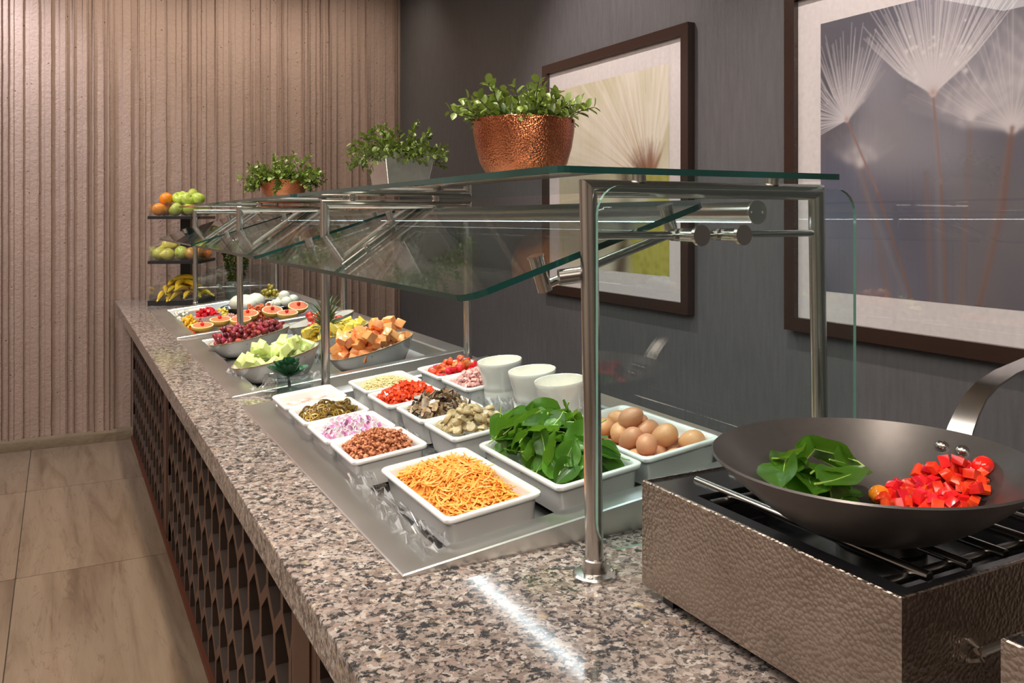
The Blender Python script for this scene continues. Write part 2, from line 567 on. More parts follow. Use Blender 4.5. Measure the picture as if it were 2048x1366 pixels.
class MB:
    def __init__(self):
        self.v, self.f, self.mi = [], [], []

    def add(self, vs, fs, mi=0, mat=None):
        o = len(self.v)
        if mat is not None:
            vs = [mat @ Vector(p) for p in vs]
        self.v += [tuple(p) for p in vs]
        for k, f in enumerate(fs):
            self.f.append(tuple(o + i for i in f))
            self.mi.append(mi[k] if isinstance(mi, (list, tuple)) else mi)
        return self

    def box(self, a, b, mi=0, mat=None):
        x0, y0, z0 = a
        x1, y1, z1 = b
        vs = [(x0, y0, z0), (x1, y0, z0), (x1, y1, z0), (x0, y1, z0), (x0, y0, z1), (x1, y0, z1), (x1, y1, z1), (x0, y1, z1)]
        fs = [(3, 2, 1, 0), (4, 5, 6, 7), (0, 1, 5, 4), (1, 2, 6, 5), (2, 3, 7, 6), (3, 0, 4, 7)]
        return self.add(vs, fs, mi, mat)

    def loft(self, rings, cap0=True, cap1=True, mi=0, closed=True, mat=None):
        n = len(rings[0])
        vs = [p for r in rings for p in r]
        fs, ms = [], []
        for i in range(len(rings) - 1):
            m = mi[i] if isinstance(mi, (list, tuple)) else mi
            for j in range(n if closed else n - 1):
                k = (j + 1) % n
                fs.append((i * n + j, i * n + k, (i + 1) * n + k, (i + 1) * n + j))
                ms.append(m)
        if cap0:
            fs.append(tuple(reversed(range(n))))
            ms.append(mi[0] if isinstance(mi, (list, tuple)) else mi)
        if cap1:
            fs.append(tuple((len(rings) - 1) * n + j for j in range(n)))
            ms.append(mi[-1] if isinstance(mi, (list, tuple)) else mi)
        return self.add(vs, fs, ms, mat)

    def lathe(self, prof, seg=24, mi=0, cap0=True, cap1=True, mat=None):
        rings = [[(r * math.cos(2 * PI * j / seg), r * math.sin(2 * PI * j / seg), z) for j in range(seg)] for r, z in prof]
        return self.loft(rings, cap0, cap1, mi, True, mat)

    def tube(self, pts, rad, seg=12, mi=0, caps=True, mat=None, flat=1.0, upv=None):
        pts = [Vector(p) for p in pts]
        rads = rad if isinstance(rad, (list, tuple)) else [rad] * len(pts)
        rings = []
        for i, p in enumerate(pts):
            if i == 0:
                d = pts[1] - p
            elif i == len(pts) - 1:
                d = p - pts[i - 1]
            else:
                d = (pts[i + 1] - p).normalized() + (p - pts[i - 1]).normalized()
            d = d.normalized()
            u = Vector(upv) if upv is not None else (Vector((0, 0, 1)) if abs(d.z) < 0.9 else Vector((1, 0, 0)))
            a = d.cross(u).normalized()
            b = a.cross(d).normalized()
            rings.append([p + (a * math.cos(2 * PI * j / seg) + b * math.sin(2 * PI * j / seg) * flat) * rads[i] for j in range(seg)])
        return self.loft(rings, caps, caps, mi, True, mat)

    def prism(self, poly, z0, z1, mi=0, side=None, mat=None):
        n = len(poly)
        vs = [(x, y, z0) for x, y in poly] + [(x, y, z1) for x, y in poly]
        fs = [tuple(reversed(range(n))), tuple(range(n, 2 * n))]
        ms = [mi, mi]
        for j in range(n):
            k = (j + 1) % n
            fs.append((j, k, n + k, n + j))
            ms.append(mi if side is None else side)
        return self.add(vs, fs, ms, mat)

    def mesh(self, name, mats, smooth=40):
        me = bpy.data.meshes.new(name)
        me.from_pydata(self.v, [], self.f)
        for m in (mats if isinstance(mats, (list, tuple)) else [mats]):
            me.materials.append(M[m] if isinstance(m, str) else m)
        me.polygons.foreach_set('material_index', self.mi)
        if smooth:
            me.polygons.foreach_set('use_smooth', [True] * len(self.f))
        me.update()
        if smooth:
            me.set_sharp_from_angle(angle=R(smooth))
        return me

    def build(self, name, mats, parent=None, smooth=40, M4=None):
        return link(name, self.mesh(name, mats, smooth), parent, M4)


def link(name, me, parent=None, M4=None):
    o = bpy.data.objects.new(name, me)
    COL.objects.link(o)
    if parent is not None:
        o.parent = parent
    if M4 is not None:
        o.matrix_basis = M4
    return o


def empty(name, loc=(0, 0, 0), M4=None):
    o = bpy.data.objects.new(name, None)
    o.empty_display_size = 0.05
    COL.objects.link(o)
    if M4 is not None:
        o.matrix_basis = M4
    else:
        o.location = loc
    return o


def tag(o, label, cat=None, group=None, kind=None):
    o['label'] = label
    if cat:
        o['category'] = cat
    if group:
        o['group'] = group
    if kind:
        o['kind'] = kind
    return o


def struct(o, label):
    o['label'] = label
    o['kind'] = 'structure'
    return o


def rrect(w, l, r, n=5, cx=0, cy=0):
    r = min(r, w / 2 - 1e-4, l / 2 - 1e-4)
    pts = []
    for (sx, sy, a0) in ((1, 1, 0), (-1, 1, 90), (-1, -1, 180), (1, -1, 270)):
        for k in range(n + 1):
            a = R(a0 + 90.0 * k / n)
            pts.append((cx + sx * (w / 2 - r) + r * math.cos(a), cy + sy * (l / 2 - r) + r * math.sin(a)))
    return pts


def ring3(poly, z):
    return [(x, y, z) for x, y in poly]


def TRS(loc, rot=(0, 0, 0), sc=1.0):
    m = Matrix.Translation(Vector(loc)) @ Euler(rot).to_matrix().to_4x4()
    s = sc if isinstance(sc, (tuple, list)) else (sc, sc, sc)
    return m @ Matrix.Diagonal((*s, 1))


def align(loc, nrm, spin=0.0, sc=1.0):
    """matrix whose z axis follows nrm"""
    q = Vector((0, 0, 1)).rotation_difference(Vector(nrm).normalized())
    s = sc if isinstance(sc, (tuple, list)) else (sc, sc, sc)
    return Matrix.Translation(Vector(loc)) @ q.to_matrix().to_4x4() @ Matrix.Rotation(spin, 4, 'Z') @ Matrix.Diagonal((*s, 1))


def ico(sub=2, jit=0.0, rng=None):
    bm = bmesh.new()
    bmesh.ops.create_icosphere(bm, subdivisions=sub, radius=1.0)
    vs = [v.co.copy() for v in bm.verts]
    if jit:
        vs = [v * (1 + rng.uniform(-jit, jit)) for v in vs]
    bm.verts.index_update()
    fs = [tuple(v.index for v in f.verts) for f in bm.faces]
    bm.free()
    return vs, fs


class Heap:
    """drops pieces one after another on a height map (local, z up)"""

    def __init__(self, w, l, target, rng, cell=0.003, oval=False, floor=0.0, floorfn=None, depth=None):
        self.w, self.l, self.c, self.t, self.rng, self.oval = w, l, cell, target, rng, oval
        self.nx, self.ny = max(3, int(w / cell)), max(3, int(l / cell))
        self.X = (np.arange(self.nx) + 0.5) / self.nx * w - w / 2
        self.Y = (np.arange(self.ny) + 0.5) / self.ny * l - l / 2
        GX, GY = np.meshgrid(self.X, self.Y, indexing='ij')
        self.GX, self.GY = GX, GY
        self.h = np.full((self.nx, self.ny), floor) if floorfn is None else floorfn(GX, GY)
        self.T = target(GX, GY)
        if depth is not None:
            self.h = np.maximum(self.h, self.T - depth)

    def drop(self, r, t, k=9, sink=0.35, margin=None):
        mg = r * 0.8 if margin is None else margin
        best = None
        for _ in range(k):
            x = self.rng.uniform(-self.w / 2 + mg, self.w / 2 - mg)
            y = self.rng.uniform(-self.l / 2 + mg, self.l / 2 - mg)
            if self.oval and (x / (self.w / 2 - mg)) ** 2 + (y / (self.l / 2 - mg)) ** 2 > 1:
                continue
            i = min(self.nx - 1, int((x + self.w / 2) / self.w * self.nx))
            j = min(self.ny - 1, int((y + self.l / 2) / self.l * self.ny))
            s = self.h[i, j] - self.T[i, j]
            if best is None or s < best[0]:
                best = (s, x, y)
        if best is None:
            return self.drop(r, t, k, sink, mg)
        _, x, y = best
        msk = (self.GX - x) ** 2 + (self.GY - y) ** 2 < r * r
        vals = self.h[msk]
        z = float(vals.mean() * sink + vals.max() * (1 - sink)) if vals.size else 0.0
        gx = gy = 0.0
        if vals.size > 4:
            dx, dy, dz = self.GX[msk] - x, self.GY[msk] - y, vals - vals.mean()
            gx = float((dx * dz).sum() / ((dx * dx).sum() + 1e-9))
            gy = float((dy * dz).sum() / ((dy * dy).sum() + 1e-9))
        self.h[msk] = np.maximum(self.h[msk], z + t * 0.85)
        return x, y, z + t / 2, (-gx, -gy, 1.0)


def mound(m, hp, drop, step=3):
    """closed-in core of a heap under the loose pieces"""
    H = np.maximum(hp.h.min(), hp.T - drop)
    X, Y = hp.X[::step], hp.Y[::step]
    H = H[::step, ::step]
    nx, ny = len(X), len(Y)
    m.add([(X[i], Y[j], H[i, j]) for i in range(nx) for j in range(ny)],
          [(i * ny + j, (i + 1) * ny + j, (i + 1) * ny + j + 1, i * ny + j + 1) for i in range(nx - 1) for j in range(ny - 1)])


def dome(hc, he, w, l, p=2.0):
    """target height: hc in the middle, he at the edge"""
    return lambda X, Y: he + (hc - he) * np.clip(1 - (np.abs(2 * X / w) ** p + np.abs(2 * Y / l) ** p) * 0.75, 0, 1)



# ================================================================== room
XW, YW = 2.264, 6.1          # right wall plane, back wall plane
X0, Y0 = -4.2, -3.2          # the rest of the dining room

fl = struct(MB().box((X0, Y0, -0.05), (XW, YW, -0.006)).build('floor', 'grout', smooth=0), 'floor of large veined tan tiles')
tm = MB()
tp = rrect(0.607, 1.217, 0.004, 1)
tm.loft([ring3(tp, -0.006), ring3(tp, -0.001), ring3(tp, 0.0)], False, True)
tile_me = tm.mesh('tile', 'tile', 0)
for i in range(-7, 4):
    for j in range(-6, 2):
        cx, cy = -0.155 + 0.61 * (i + 0.5), 3.945 + 1.22 * (j + 0.5)
        if cx - 0.3 < X0 or cx > XW or cy < Y0:
            continue
        w_, l_ = 1.0, 1.0
        o = link('tile', tile_me, fl)
        y1 = min(cy + 0.608, YW - 0.002)
        y0 = cy - 0.608
        x1 = min(cx + 0.303, XW - 0.002)
        x0 = cx - 0.303
        if y1 <= y0 or x1 <= x0:
            continue
        o.location = ((x0 + x1) / 2, (y0 + y1) / 2, 0)
        o.scale = ((x1 - x0) / 0.607, (y1 - y0) / 1.217, 1)

# ribbed concrete wall behind the end of the counter
rng = random.Random(5)
marks = [-0.321, -0.247, -0.205, -0.162, -0.12, -0.08, -0.045, 0.003, 0.035, 0.073, 0.129, 0.155, 0.186, 0.244, 0.275, 0.305, 0.361, 0.411, 0.45, 0.495, 0.53,
         0.562, 0.617, 0.685, 0.72, 0.765, 0.815, 0.875, 0.933, 0.985, 1.02, 1.064, 1.108, 1.165, 1.232, 1.27, 1.338, 1.38, 1.418, 1.446, 1.524,
         1.563, 1.61, 1.653, 1.715, 1.771, 1.837, 1.875, 1.93, 1.988, 2.057, 2.088, 2.142, 2.201, 2.262]
x = -0.321
left = []
while x > X0 + 0.1:
    x -= rng.choice((0.03, 0.042, 0.055, 0.06, 0.075, 0.085))
    left.append(x)
marks = sorted(left) + marks
marks = sorted(marks + [(a + b) / 2 + rng.uniform(-0.006, 0.006) for a, b in zip(marks[:-1], marks[1:]) if b - a > 0.058 and rng.random() < 0.6])
prof = []
prev = 0.0
for a, b in zip(marks[:-1], marks[1:]):
    d = rng.choice((0.0, 0.004, 0.010, 0.014, 0.020))
    if abs(d - prev) < 0.004:
        d = 0.018 - prev
    prev = d
    fin = rng.random() < 0.55
    if fin:
        prof += [(a + 0.001, YW - d - 0.016), (a + 0.006, YW - d - 0.015), (a + 0.009, YW - d)]
    else:
        prof += [(a + 0.0015, YW - d)]
    prof += [(b - 0.002, YW - d)]
rows = 70
wm = MB()
rings = []
for k in range(rows + 1):
    z = 0.06 + (3.3 - 0.06) * k / rows
    r = []
    for (px, py) in prof:
        nx = noise.noise(Vector((px * 9, z * 7, 3.1))) * 0.0022 + noise.noise(Vector((px * 31, z * 30, 9.1))) * 0.0012
        ny = noise.noise(Vector((px * 14, z * 11, 7.7))) * 0.0022
        r.append((px + nx, py + ny, z))
    rings.append(r)
n = len(prof)
wm.loft(rings, False, False, 0, False)
wm.box((X0, YW + 0.005, 0), (XW + 0.1, YW + 0.12, 3.3))
struct(wm.build('wall_back', 'concrete', smooth=25), 'brown cast concrete wall with irregular vertical ribs')

bb = MB()
bpts = [(-0.045, 0.0), (-0.045, 0.055), (-0.035, 0.068), (0.0, 0.075), (0.0, 0.0)]
rings = []
for k in range(60):
    xx = X0 + (XW - X0) * k / 59
    rings.append([(xx, YW + a + noise.noise(Vector((xx * 8, b * 20, 1))) * 0.006 * (a < 0), b + noise.noise(Vector((xx * 11, b * 9, 4))) * 0.006 * (b > 0)) for a, b in bpts])
bb.loft(rings, True, True)
struct(bb.build('baseboard_back', 'curb'), 'low rough dark concrete curb under the ribbed wall')

struct(MB().box((XW, Y0, 0), (XW + 0.1, YW + 0.1, 3.3)).build('wall_right', 'paper', smooth=0), 'grey textured wallcovering on the wall with the two pictures')
struct(MB().box((X0 - 0.1, Y0, 0), (X0, YW + 0.1, 3.3)).build('wall_left', 'plaster', smooth=0), 'cream plaster wall across the dining room')
struct(MB().box((X0 - 0.1, Y0 - 0.1, 0), (XW + 0.1, Y0, 3.3)).build('wall_front', 'plaster', smooth=0), 'cream plaster wall at the near end of the room')
struct(MB().box((X0 - 0.1, Y0 - 0.1, 3.30), (XW + 0.1, YW + 0.1, 3.40)).build('ceiling', 'ceiling', smooth=0), 'plain pale plaster ceiling')

# ================================================================== counter
ZC = 0.9
ct = tag(empty('buffet_counter', (0.85, 2.9, 0)), 'long buffet counter with speckled granite top over brown honeycomb screen panels', 'counter')
CI = Matrix.Translation((-0.85, -2.9, 0))          # children are given in world coordinates
SL = 0.11
WELLS = [(1.222, 2.512), (2.658, 3.930), (4.044, 5.250)]
WX0, WX1 = 0.457, 1.232


def zt(x):
    return ZC + 0.005 + SL * (x - WX0)


g = MB()
cxa, cxb, cya, cyb = 0.312, 1.42, -0.9, 6.050
hx0, hx1 = WX0 + 0.03, WX1 - 0.03
xs = [cxa, hx0, hx1, cxb]
ys = [cya] + [q for a, b in WELLS for q in (a + 0.03, b - 0.03)] + [cyb]
grid = {}


def gv(i, j, top):
    k = (i, j, top)
    if k not in grid:
        grid[k] = len(g.v)
        g.v.append((xs[i], ys[j], ZC if top else ZC - 0.056))
    return grid[k]


for i in range(3):
    for j in range(len(ys) - 1):
        hole = (i == 1 and j % 2 == 1)
        if hole:
            for (a, b) in (((i, j), (i + 1, j)), ((i + 1, j), (i + 1, j + 1)), ((i + 1, j + 1), (i, j + 1)), ((i, j + 1), (i, j))):
                g.f.append((gv(*a, 1), gv(*a, 0), gv(*b, 0), gv(*b, 1)))
                g.mi.append(0)
            continue
        g.f.append((gv(i, j, 1), gv(i + 1, j, 1), gv(i + 1, j + 1, 1), gv(i, j + 1, 1)))
        g.f.append((gv(i, j, 0), gv(i, j + 1, 0), gv(i + 1, j + 1, 0), gv(i + 1, j, 0)))
        g.mi += [0, 0]
for j in range(len(ys) - 1):
    g.f.append((gv(0, j, 0), gv(0, j, 1), gv(0, j + 1, 1), gv(0, j + 1, 0)))
    g.f.append((gv(3, j, 0), gv(3, j + 1, 0), gv(3, j + 1, 1), gv(3, j, 1)))
    g.mi += [0, 0]
for i in range(3):
    jn = len(ys) - 1
    g.f.append((gv(i, 0, 0), gv(i + 1, 0, 0), gv(i + 1, 0, 1), gv(i, 0, 1)))
    g.f.append((gv(i, jn, 0), gv(i, jn, 1), gv(i + 1, jn, 1), gv(i + 1, jn, 0)))
    g.mi += [0, 0]
top = g.build('countertop', 'granite', ct, 0, CI)
bv = top.modifiers.new('bevel', 'BEVEL')
bv.width = 0.003
bv.segments = 2
bv.limit_method = 'ANGLE'
top['label'] = 'polished pink, white and black speckled granite top'

XP = 0.42
PY, PZ = 0.1465, 0.144
HA, HB, HWd = 0.035, 0.084, 0.062         # hole: half side, apex, half width
CA, CB = 0.042, 0.102


def lattice(y0, y1, z0, z1):
    m = MB()
    st = 0.035
    m.box((XP, y0, z0), (XP + 0.022, y0 + st, z1))
    m.box((XP, y1 - st, z0), (XP + 0.022, y1, z1))
    a, b = y0 + st, y1 - st

    def cl(p):
        return (min(max(p[0], a), b), min(max(p[1], z0), z1))
    for r in range(-5, 5):
        zc = 0.4915 + r * PZ
        for k in range(-20, 40):
            yc = 2.147 + (0.5 * PY if r % 2 else 0) + k * PY
            if yc + PY / 2 <= a or yc - PY / 2 >= b or zc + CB <= z0 or zc - CB >= z1:
                continue
            cell = [cl((yc + u, zc + v)) for u, v in ((PY / 2, CA), (0, CB), (-PY / 2, CA), (-PY / 2, -CA), (0, -CB), (PY / 2, -CA))]
            hol = [cl((yc + u, zc + v)) for u, v in ((HWd, HA), (0, HB), (-HWd, HA), (-HWd, -HA), (0, -HB), (HWd, -HA))]
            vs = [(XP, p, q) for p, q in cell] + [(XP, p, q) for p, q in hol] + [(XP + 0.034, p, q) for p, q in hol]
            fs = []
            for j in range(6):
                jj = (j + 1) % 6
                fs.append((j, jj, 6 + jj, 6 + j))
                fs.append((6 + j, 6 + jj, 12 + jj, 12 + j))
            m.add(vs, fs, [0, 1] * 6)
    return m


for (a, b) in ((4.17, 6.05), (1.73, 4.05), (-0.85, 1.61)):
    lattice(a, b, 0.024, ZC - 0.058).build('lattice_panel', ['lattice', 'hole_shade'], ct, 0, CI)['label'] = 'brown sheet cut with stretched hexagon holes'
for (a, b) in ((4.05, 4.17), (1.61, 1.73)):
    MB().box((XP - 0.004, a, 0.0), (XP + 0.05, b, ZC - 0.058)).build('divider_post', 'mahogany', ct, 0, CI)['label'] = 'dark red brown upright'
MB().box((XP + 0.070, cya + 0.05, 0.0), (1.36, 6.05, 0.835)).build('cabinet_body', 'backing', ct, 0, CI)
MB().box((XP - 0.012, cya + 0.05, 0.0), (XP + 0.03, 6.05, 0.024)).build('base_trim', 'coppertrim', ct, 0, CI)['label'] = 'thin copper brown strip along the floor'

# ------------------------------------------------------------------ cold wells
wl_label = ['stainless cold well filled with white pans of omelette toppings', 'stainless cold well holding the slanted fruit bowls',
            'stainless cold well with grapefruit halves and salad plates next to the fruit rack']
FI = (0.082, 0.055, 0.055)      # flange: front, ends, back
for (ya, yb), lb in zip(WELLS, wl_label):
    we = tag(empty('cold_well', ((WX0 + WX1) / 2, (ya + yb) / 2, ZC)), lb, 'food well', 'cold wells in the counter')
    WI = Matrix.Translation((-(WX0 + WX1) / 2, -(ya + yb) / 2, -ZC))
    f = MB()
    xi0, xi1, yi0, yi1 = WX0 + FI[0], WX1 - FI[2], ya + FI[1], yb - FI[1]
    O = [(WX0, ya), (WX1, ya), (WX1, yb), (WX0, yb)]
    I = [(xi0, yi0), (xi1, yi0), (xi1, yi1), (xi0, yi1)]
    Ob = [(p[0], p[1], ZC) for p in O]
    Ot0 = [(p[0], p[1], zt(p[0]) - 0.002) for p in O]
    e = 0.003
    Ot = [(p[0] + (e if k in (0, 3) else -e), p[1] + (e if k < 2 else -e), zt(p[0])) for k, p in enumerate(O)]
    It = [(p[0], p[1], zt(p[0]) - 0.003) for p in I]
    Id = [(p[0] + (0.004 if k in (0, 3) else -0.004), p[1] + (0.004 if k < 2 else -0.004), zt(p[0]) - 0.008) for k, p in enumerate(I)]
    f.loft([Ob, Ot0, Ot, It, Id], False, False)
    f.build('flange', 'steel_flat', we, 30, WI)
    bs = MB()
    Bb = [(p[0] + (0.012 if k in (0, 3) else -0.012), p[1] + (0.012 if k < 2 else -0.012), zt(p[0]) - 0.042) for k, p in enumerate(I)]
    bs.loft([Id, Bb], False, True)
    bs.build('basin', 'steel_flat', we, 30, WI)

# ================================================================== sneeze guard
PYS = [1.095, 2.585, 3.985, 5.42]
PXF, PXB = 0.718, 1.196
GS = -0.0045


def gz(y):
    return 1.507 + GS * (y - 1.1)


sg = tag(empty('sneeze_guard', (0.95, 3.2, ZC)), 'glass sneeze guard on brushed steel posts over the whole buffet', 'sneeze guard')
SI = Matrix.Translation((-0.95, -3.2, -ZC))
PR = 0.0138
for i, y in enumerate(PYS):
    zb = gz(y) - 0.020
    for xx in (PXF, PXB):
        lean = -0.012 if i == 0 else -0.003
        sgn = -1 if xx == PXF else 1
        ang = [2 * PI * j / 24 for j in range(24)]
        p = MB().loft([[(xx + PR * math.cos(q), y + PR * math.sin(q), ZC) for q in ang],
                       [(xx + lean + PR * math.cos(q), y + PR * math.sin(q), zb + sgn * PR * math.cos(q)) for q in ang]], True, False).build('post', 'steel', sg, 40, SI)
        fm = MB()
        fm.lathe([(0.034, 0.0), (0.034, 0.004), (0.031, 0.0065), (0.019, 0.0075), (0.018, 0.009), (0.018, 0.026), (0.0165, 0.028), (0.0138, 0.028)], 36)
        for q in range(3):
            an = q * 2.094 - 0.3
            fm.lathe([(0.0042, 0.006), (0.0042, 0.0078), (0.0025, 0.0082), (0.0, 0.0072)], 10, mat=Matrix.Translation((0.026 * math.cos(an), 0.026 * math.sin(an), 0)))
        fo = fm.build('base_flange', 'steel', p, 35)
        fo.matrix_basis = SI.inverted() @ Matrix.Translation((0, 0, 0)) if False else Matrix.Translation((xx, y, ZC))
    lean = -0.012 if i == 0 else -0.003
    ang = [2 * PI * j / 24 for j in range(24)]
    MB().loft([[(PXF + lean - PR * math.sin(q), y + PR * math.cos(q), zb + PR * math.sin(q)) for q in ang],
               [(PXB + lean + PR * math.sin(q), y + PR * math.cos(q), zb + PR * math.sin(q)) for q in ang]], False, False).build('top_bar', 'steel', sg, 40, SI)
    for xx in (0.80, 1.08):
        MB().tube([(xx, y, zb + PR - 0.003), (xx, y, zb + 0.0205)], 0.011, 16).build('glass_spacer', 'steel', sg, 40, SI)


def slab(name, poly, t, M4, parent, edge='edge'):
    return MB().prism(poly, -t, 0.0, 0, 1).build(name, ['glass', edge], parent, 0, M4)


BAYS = [(1.045, 2.562), (2.606, 3.962), (4.008, 5.47)]
FBAY = [(1.122, 2.545), (2.625, 3.945), (4.025, 5.46)]
for (a, b) in BAYS:
    yc = (a + b) / 2
    m4 = SI @ Matrix.Translation((0.91, yc, gz(yc) + 0.010)) @ Matrix.Rotation(math.atan(GS), 4, 'X')
    slab('top_glass', rrect(0.58, b - a, 0.022, 4), 0.010, m4, sg)['label'] = 'flat clear glass shelf with green edges'
FX0, FZ0, FX1, FZ1 = 0.515, 1.330, 0.965, 1.473
fth = math.atan2(FZ1 - FZ0, FX1 - FX0)
flen = math.hypot(FX1 - FX0, FZ1 - FZ0)


def fglass(y):
    """centre of the front glass at y"""
    return Vector(((FX0 + FX1) / 2, y, (FZ0 + FZ1) / 2 + GS * (y - 1.1)))


first = None
for (a, b) in FBAY:
    yc = (a + b) / 2
    m4 = SI @ Matrix.Translation(fglass(yc)) @ Matrix.Rotation(math.atan(GS), 4, 'X') @ Matrix.Rotation(-fth, 4, 'Y')
    o = slab('front_glass', rrect(flen, b - a, 0.035, 5), 0.010, m4, sg)
    o['label'] = 'tilted clear glass panel facing the guests'
    first = first or (o, b - a)
# maker mark etched near the top edge of the first tilted panel, readable from the service side
tc_ = bpy.data.curves.new('etched_mark', 'FONT')
tc_.body = 'Oldcastle'
tc_.size = 0.0075
tc_.align_x = 'CENTER'
tmp_ = bpy.data.objects.new('etched_mark_text', tc_)
COL.objects.link(tmp_)
dg = bpy.context.evaluated_depsgraph_get()
em_ = bpy.data.meshes.new_from_object(tmp_.evaluated_get(dg))
bpy.data.objects.remove(tmp_)
em_.materials.clear()
em_.materials.append(M['mat'])
gl0, ln0 = first
lo = Vector((0.205, 1.38 - (FBAY[0][0] + FBAY[0][1]) / 2, 0.0004))
rot = Matrix(((0, -1, 0, 0), (1, 0, 0, 0), (0, 0, 1, 0), (0, 0, 0, 1)))
link('etched_mark', em_, gl0, Matrix.Translation(lo) @ rot)['label'] = 'small white etched maker name'
rm = MB()
hx_ = [(0.0052 * math.cos(R(60 * k + 30)), 0.0062 * math.sin(R(60 * k + 30))) for k in range(6)]
hi_ = [(a * 0.62, b * 0.62) for a, b in hx_]
rm.loft([ring3(hx_, 0), ring3(hi_, 0)], False, False)
rm.build('etched_symbol', 'mat', gl0, 0, Matrix.Translation(lo + Vector((-0.016, 0, 0))) @ rot)['label'] = 'small white etched ring'
# swivel clamps and arms under the tilted glass
fd = Vector((math.cos(fth), 0, math.sin(fth)))
fn = Vector((-math.sin(fth), 0, math.cos(fth)))
for i, y in enumerate(PYS):
    for yy in ([y + 0.055] if i == 0 else ([y - 0.07] if i == 3 else [y - 0.07, y + 0.07])):
        c = fglass(yy)
        ends = []
        for s in (-0.095, 0.165):
            p = c + fd * s
            MB().tube([p - fn * 0.045, p + fn * 0.010], 0.0115, 16).tube([p + fn * 0.010, p + fn * 0.013], 0.0135, 16).build('glass_clamp', 'steel', sg, 40, SI)
            ends.append(p - fn * 0.036)
        arm = MB().tube([ends[0], ends[1]], 0.0075, 12)
        mid = ends[0] + (ends[1] - ends[0]) * 0.22
        arm.tube([mid, (mid.x, y, mid.z)], 0.0075, 12)
        arm.build('clamp_arm', 'steel', sg, 40, SI)
    if i == 0:
        MB().tube([(0.672, y + 0.03, 1.352), (0.718, y + 0.012, 1.358)], 0.0125, 16).build('swivel_joint', 'steel_dark', sg, 40, SI)
# end panels
y = PYS[0]
MB().tube([(PXF, y, 1.415), (PXB, y, 1.415)], 0.0058, 12).build('cross_rod', 'steel', sg, 40, SI)
for xx in (0.882, 0.968):
    m = MB().tube([(xx, y + 0.012, 1.415), (xx, 1.047, 1.415)], 0.0105, 16)
    m.tube([(xx - 0.018, y, 1.415), (xx + 0.006, y, 1.415)], 0.0095, 16)
    m.tube([(xx, 1.050, 1.415), (xx, 1.043, 1.415)], 0.0165, 28)
    m.build('glass_standoff', 'steel', sg, 40, SI)
m4 = SI @ Matrix.Translation(((0.702 + 1.246) / 2, 1.062, (0.947 + 1.492) / 2)) @ Matrix.Rotation(R(90), 4, 'X')
slab('end_glass', rrect(1.246 - 0.702, 1.492 - 0.947, 0.045, 6), 0.006, m4, sg, 'edge_pale')['label'] = 'upright clear end panel with rounded corners'
y = PYS[3]
MB().tube([(PXF, y, 1.012), (PXB, y, 1.012)], 0.0058, 12).build('cross_rod', 'steel', sg, 40, SI)
for xx in (0.86, 0.95):
    m = MB().tube([(xx, y - 0.01, 1.012), (xx, y + 0.05, 1.012)], 0.0105, 16)
    m.tube([(xx, y + 0.05, 1.012), (xx, y + 0.056, 1.012)], 0.0165, 24)
    m.build('glass_standoff', 'steel', sg, 40, SI)
m4 = SI @ Matrix.Translation((0.955, y + 0.042, 1.03)) @ Matrix.Rotation(R(90), 4, 'X')
slab('end_glass', rrect(0.47, 0.22, 0.03, 5), 0.006, m4, sg, 'edge_pale')

# tube light under the top bars
lt = tag(empty('tube_light', (1.095, 3.25, 1.46)), 'long round tube light with glowing LED strip under the glass shelf', 'light')
ya, yb = 1.15, 5.46
LZ = 1.452
tl = MB()


def lz(y):
    return LZ + GS * (y - 1.1)


LI = Matrix.Translation((-1.095, -3.25, -1.46))
TR = 0.0195
body = []
for y in (ya, yb):
    ring = []
    for k in range(25):
        an = R(-60 + 300.0 * k / 24 - 0)      # open towards the lower front
        an2 = R(-90 + 30) + R(300.0) * k / 24
        ring.append((1.095 + TR * math.cos(an2), y, lz(y) + TR * math.sin(an2)))
    body.append(ring)
tl.loft(body, False, False, 0, False)
tl.build('tube_body', 'steel', lt, 40, LI)
st = []
for y in (ya + 0.004, yb - 0.004):
    st.append([(1.095 + TR * 0.93 * math.cos(R(-122 + 64 * k / 6)), y, lz(y) + TR * 0.93 * math.sin(R(-122 + 64 * k / 6))) for k in range(7)])
MB().loft(st, False, False, 0, False).build('led_strip', 'led', lt, 40, LI)
for y, s in ((ya, -1), (yb, 1)):
    cp = MB().tube([(1.095, y, lz(y)), (1.095, y + s * 0.004, lz(y))], 0.0215, 28)
    for dx in (-0.013, 0.013):
        cp.tube([(1.095 + dx, y + s * 0.003, lz(y)), (1.095 + dx, y + s * 0.0056, lz(y))], 0.0022, 8)
    cp.build('end_cap', 'chrome', lt, 40, LI)

# ================================================================== pans with omelette toppings
TH = math.atan(SL)


def well_mat(x, y, h, spin=0.0):
    """frame lying on the tilted well: z is the well normal"""
    return Matrix.Translation((x, y, zt(x) + h)) @ Matrix.Rotation(-TH, 4, 'Y') @ Matrix.Rotation(spin, 4, 'Z')


def pan_mesh(w, l, h, name):
    m = MB()
    t = 0.0055
    bo, lip = 0.010, 0.0
    R0 = 0.016
    rings = []
    for (ins, z) in ((bo + 0.010, -h), (bo + 0.003, -h + 0.004), (0.008, -0.016), (0.005, -0.010), (0.0008, -0.009), (0.0, -0.007), (0.0, -0.002), (0.002, 0.0),
                     (0.008, 0.0), (0.0105, -0.002), (0.012, -0.010), (bo + 0.008, -h + 0.014), (bo + 0.016, -h + 0.006)):
        rings.append(ring3(rrect(w - 2 * ins, l - 2 * ins, R0, 4), z))
    m.loft(rings, True, True)
    return m.mesh(name, 'white', 50)


PH = 0.066
six = pan_mesh(0.168, 0.178, PH, 'food_pan')
third = pan_mesh(0.186, 0.332, PH, 'food_pan')


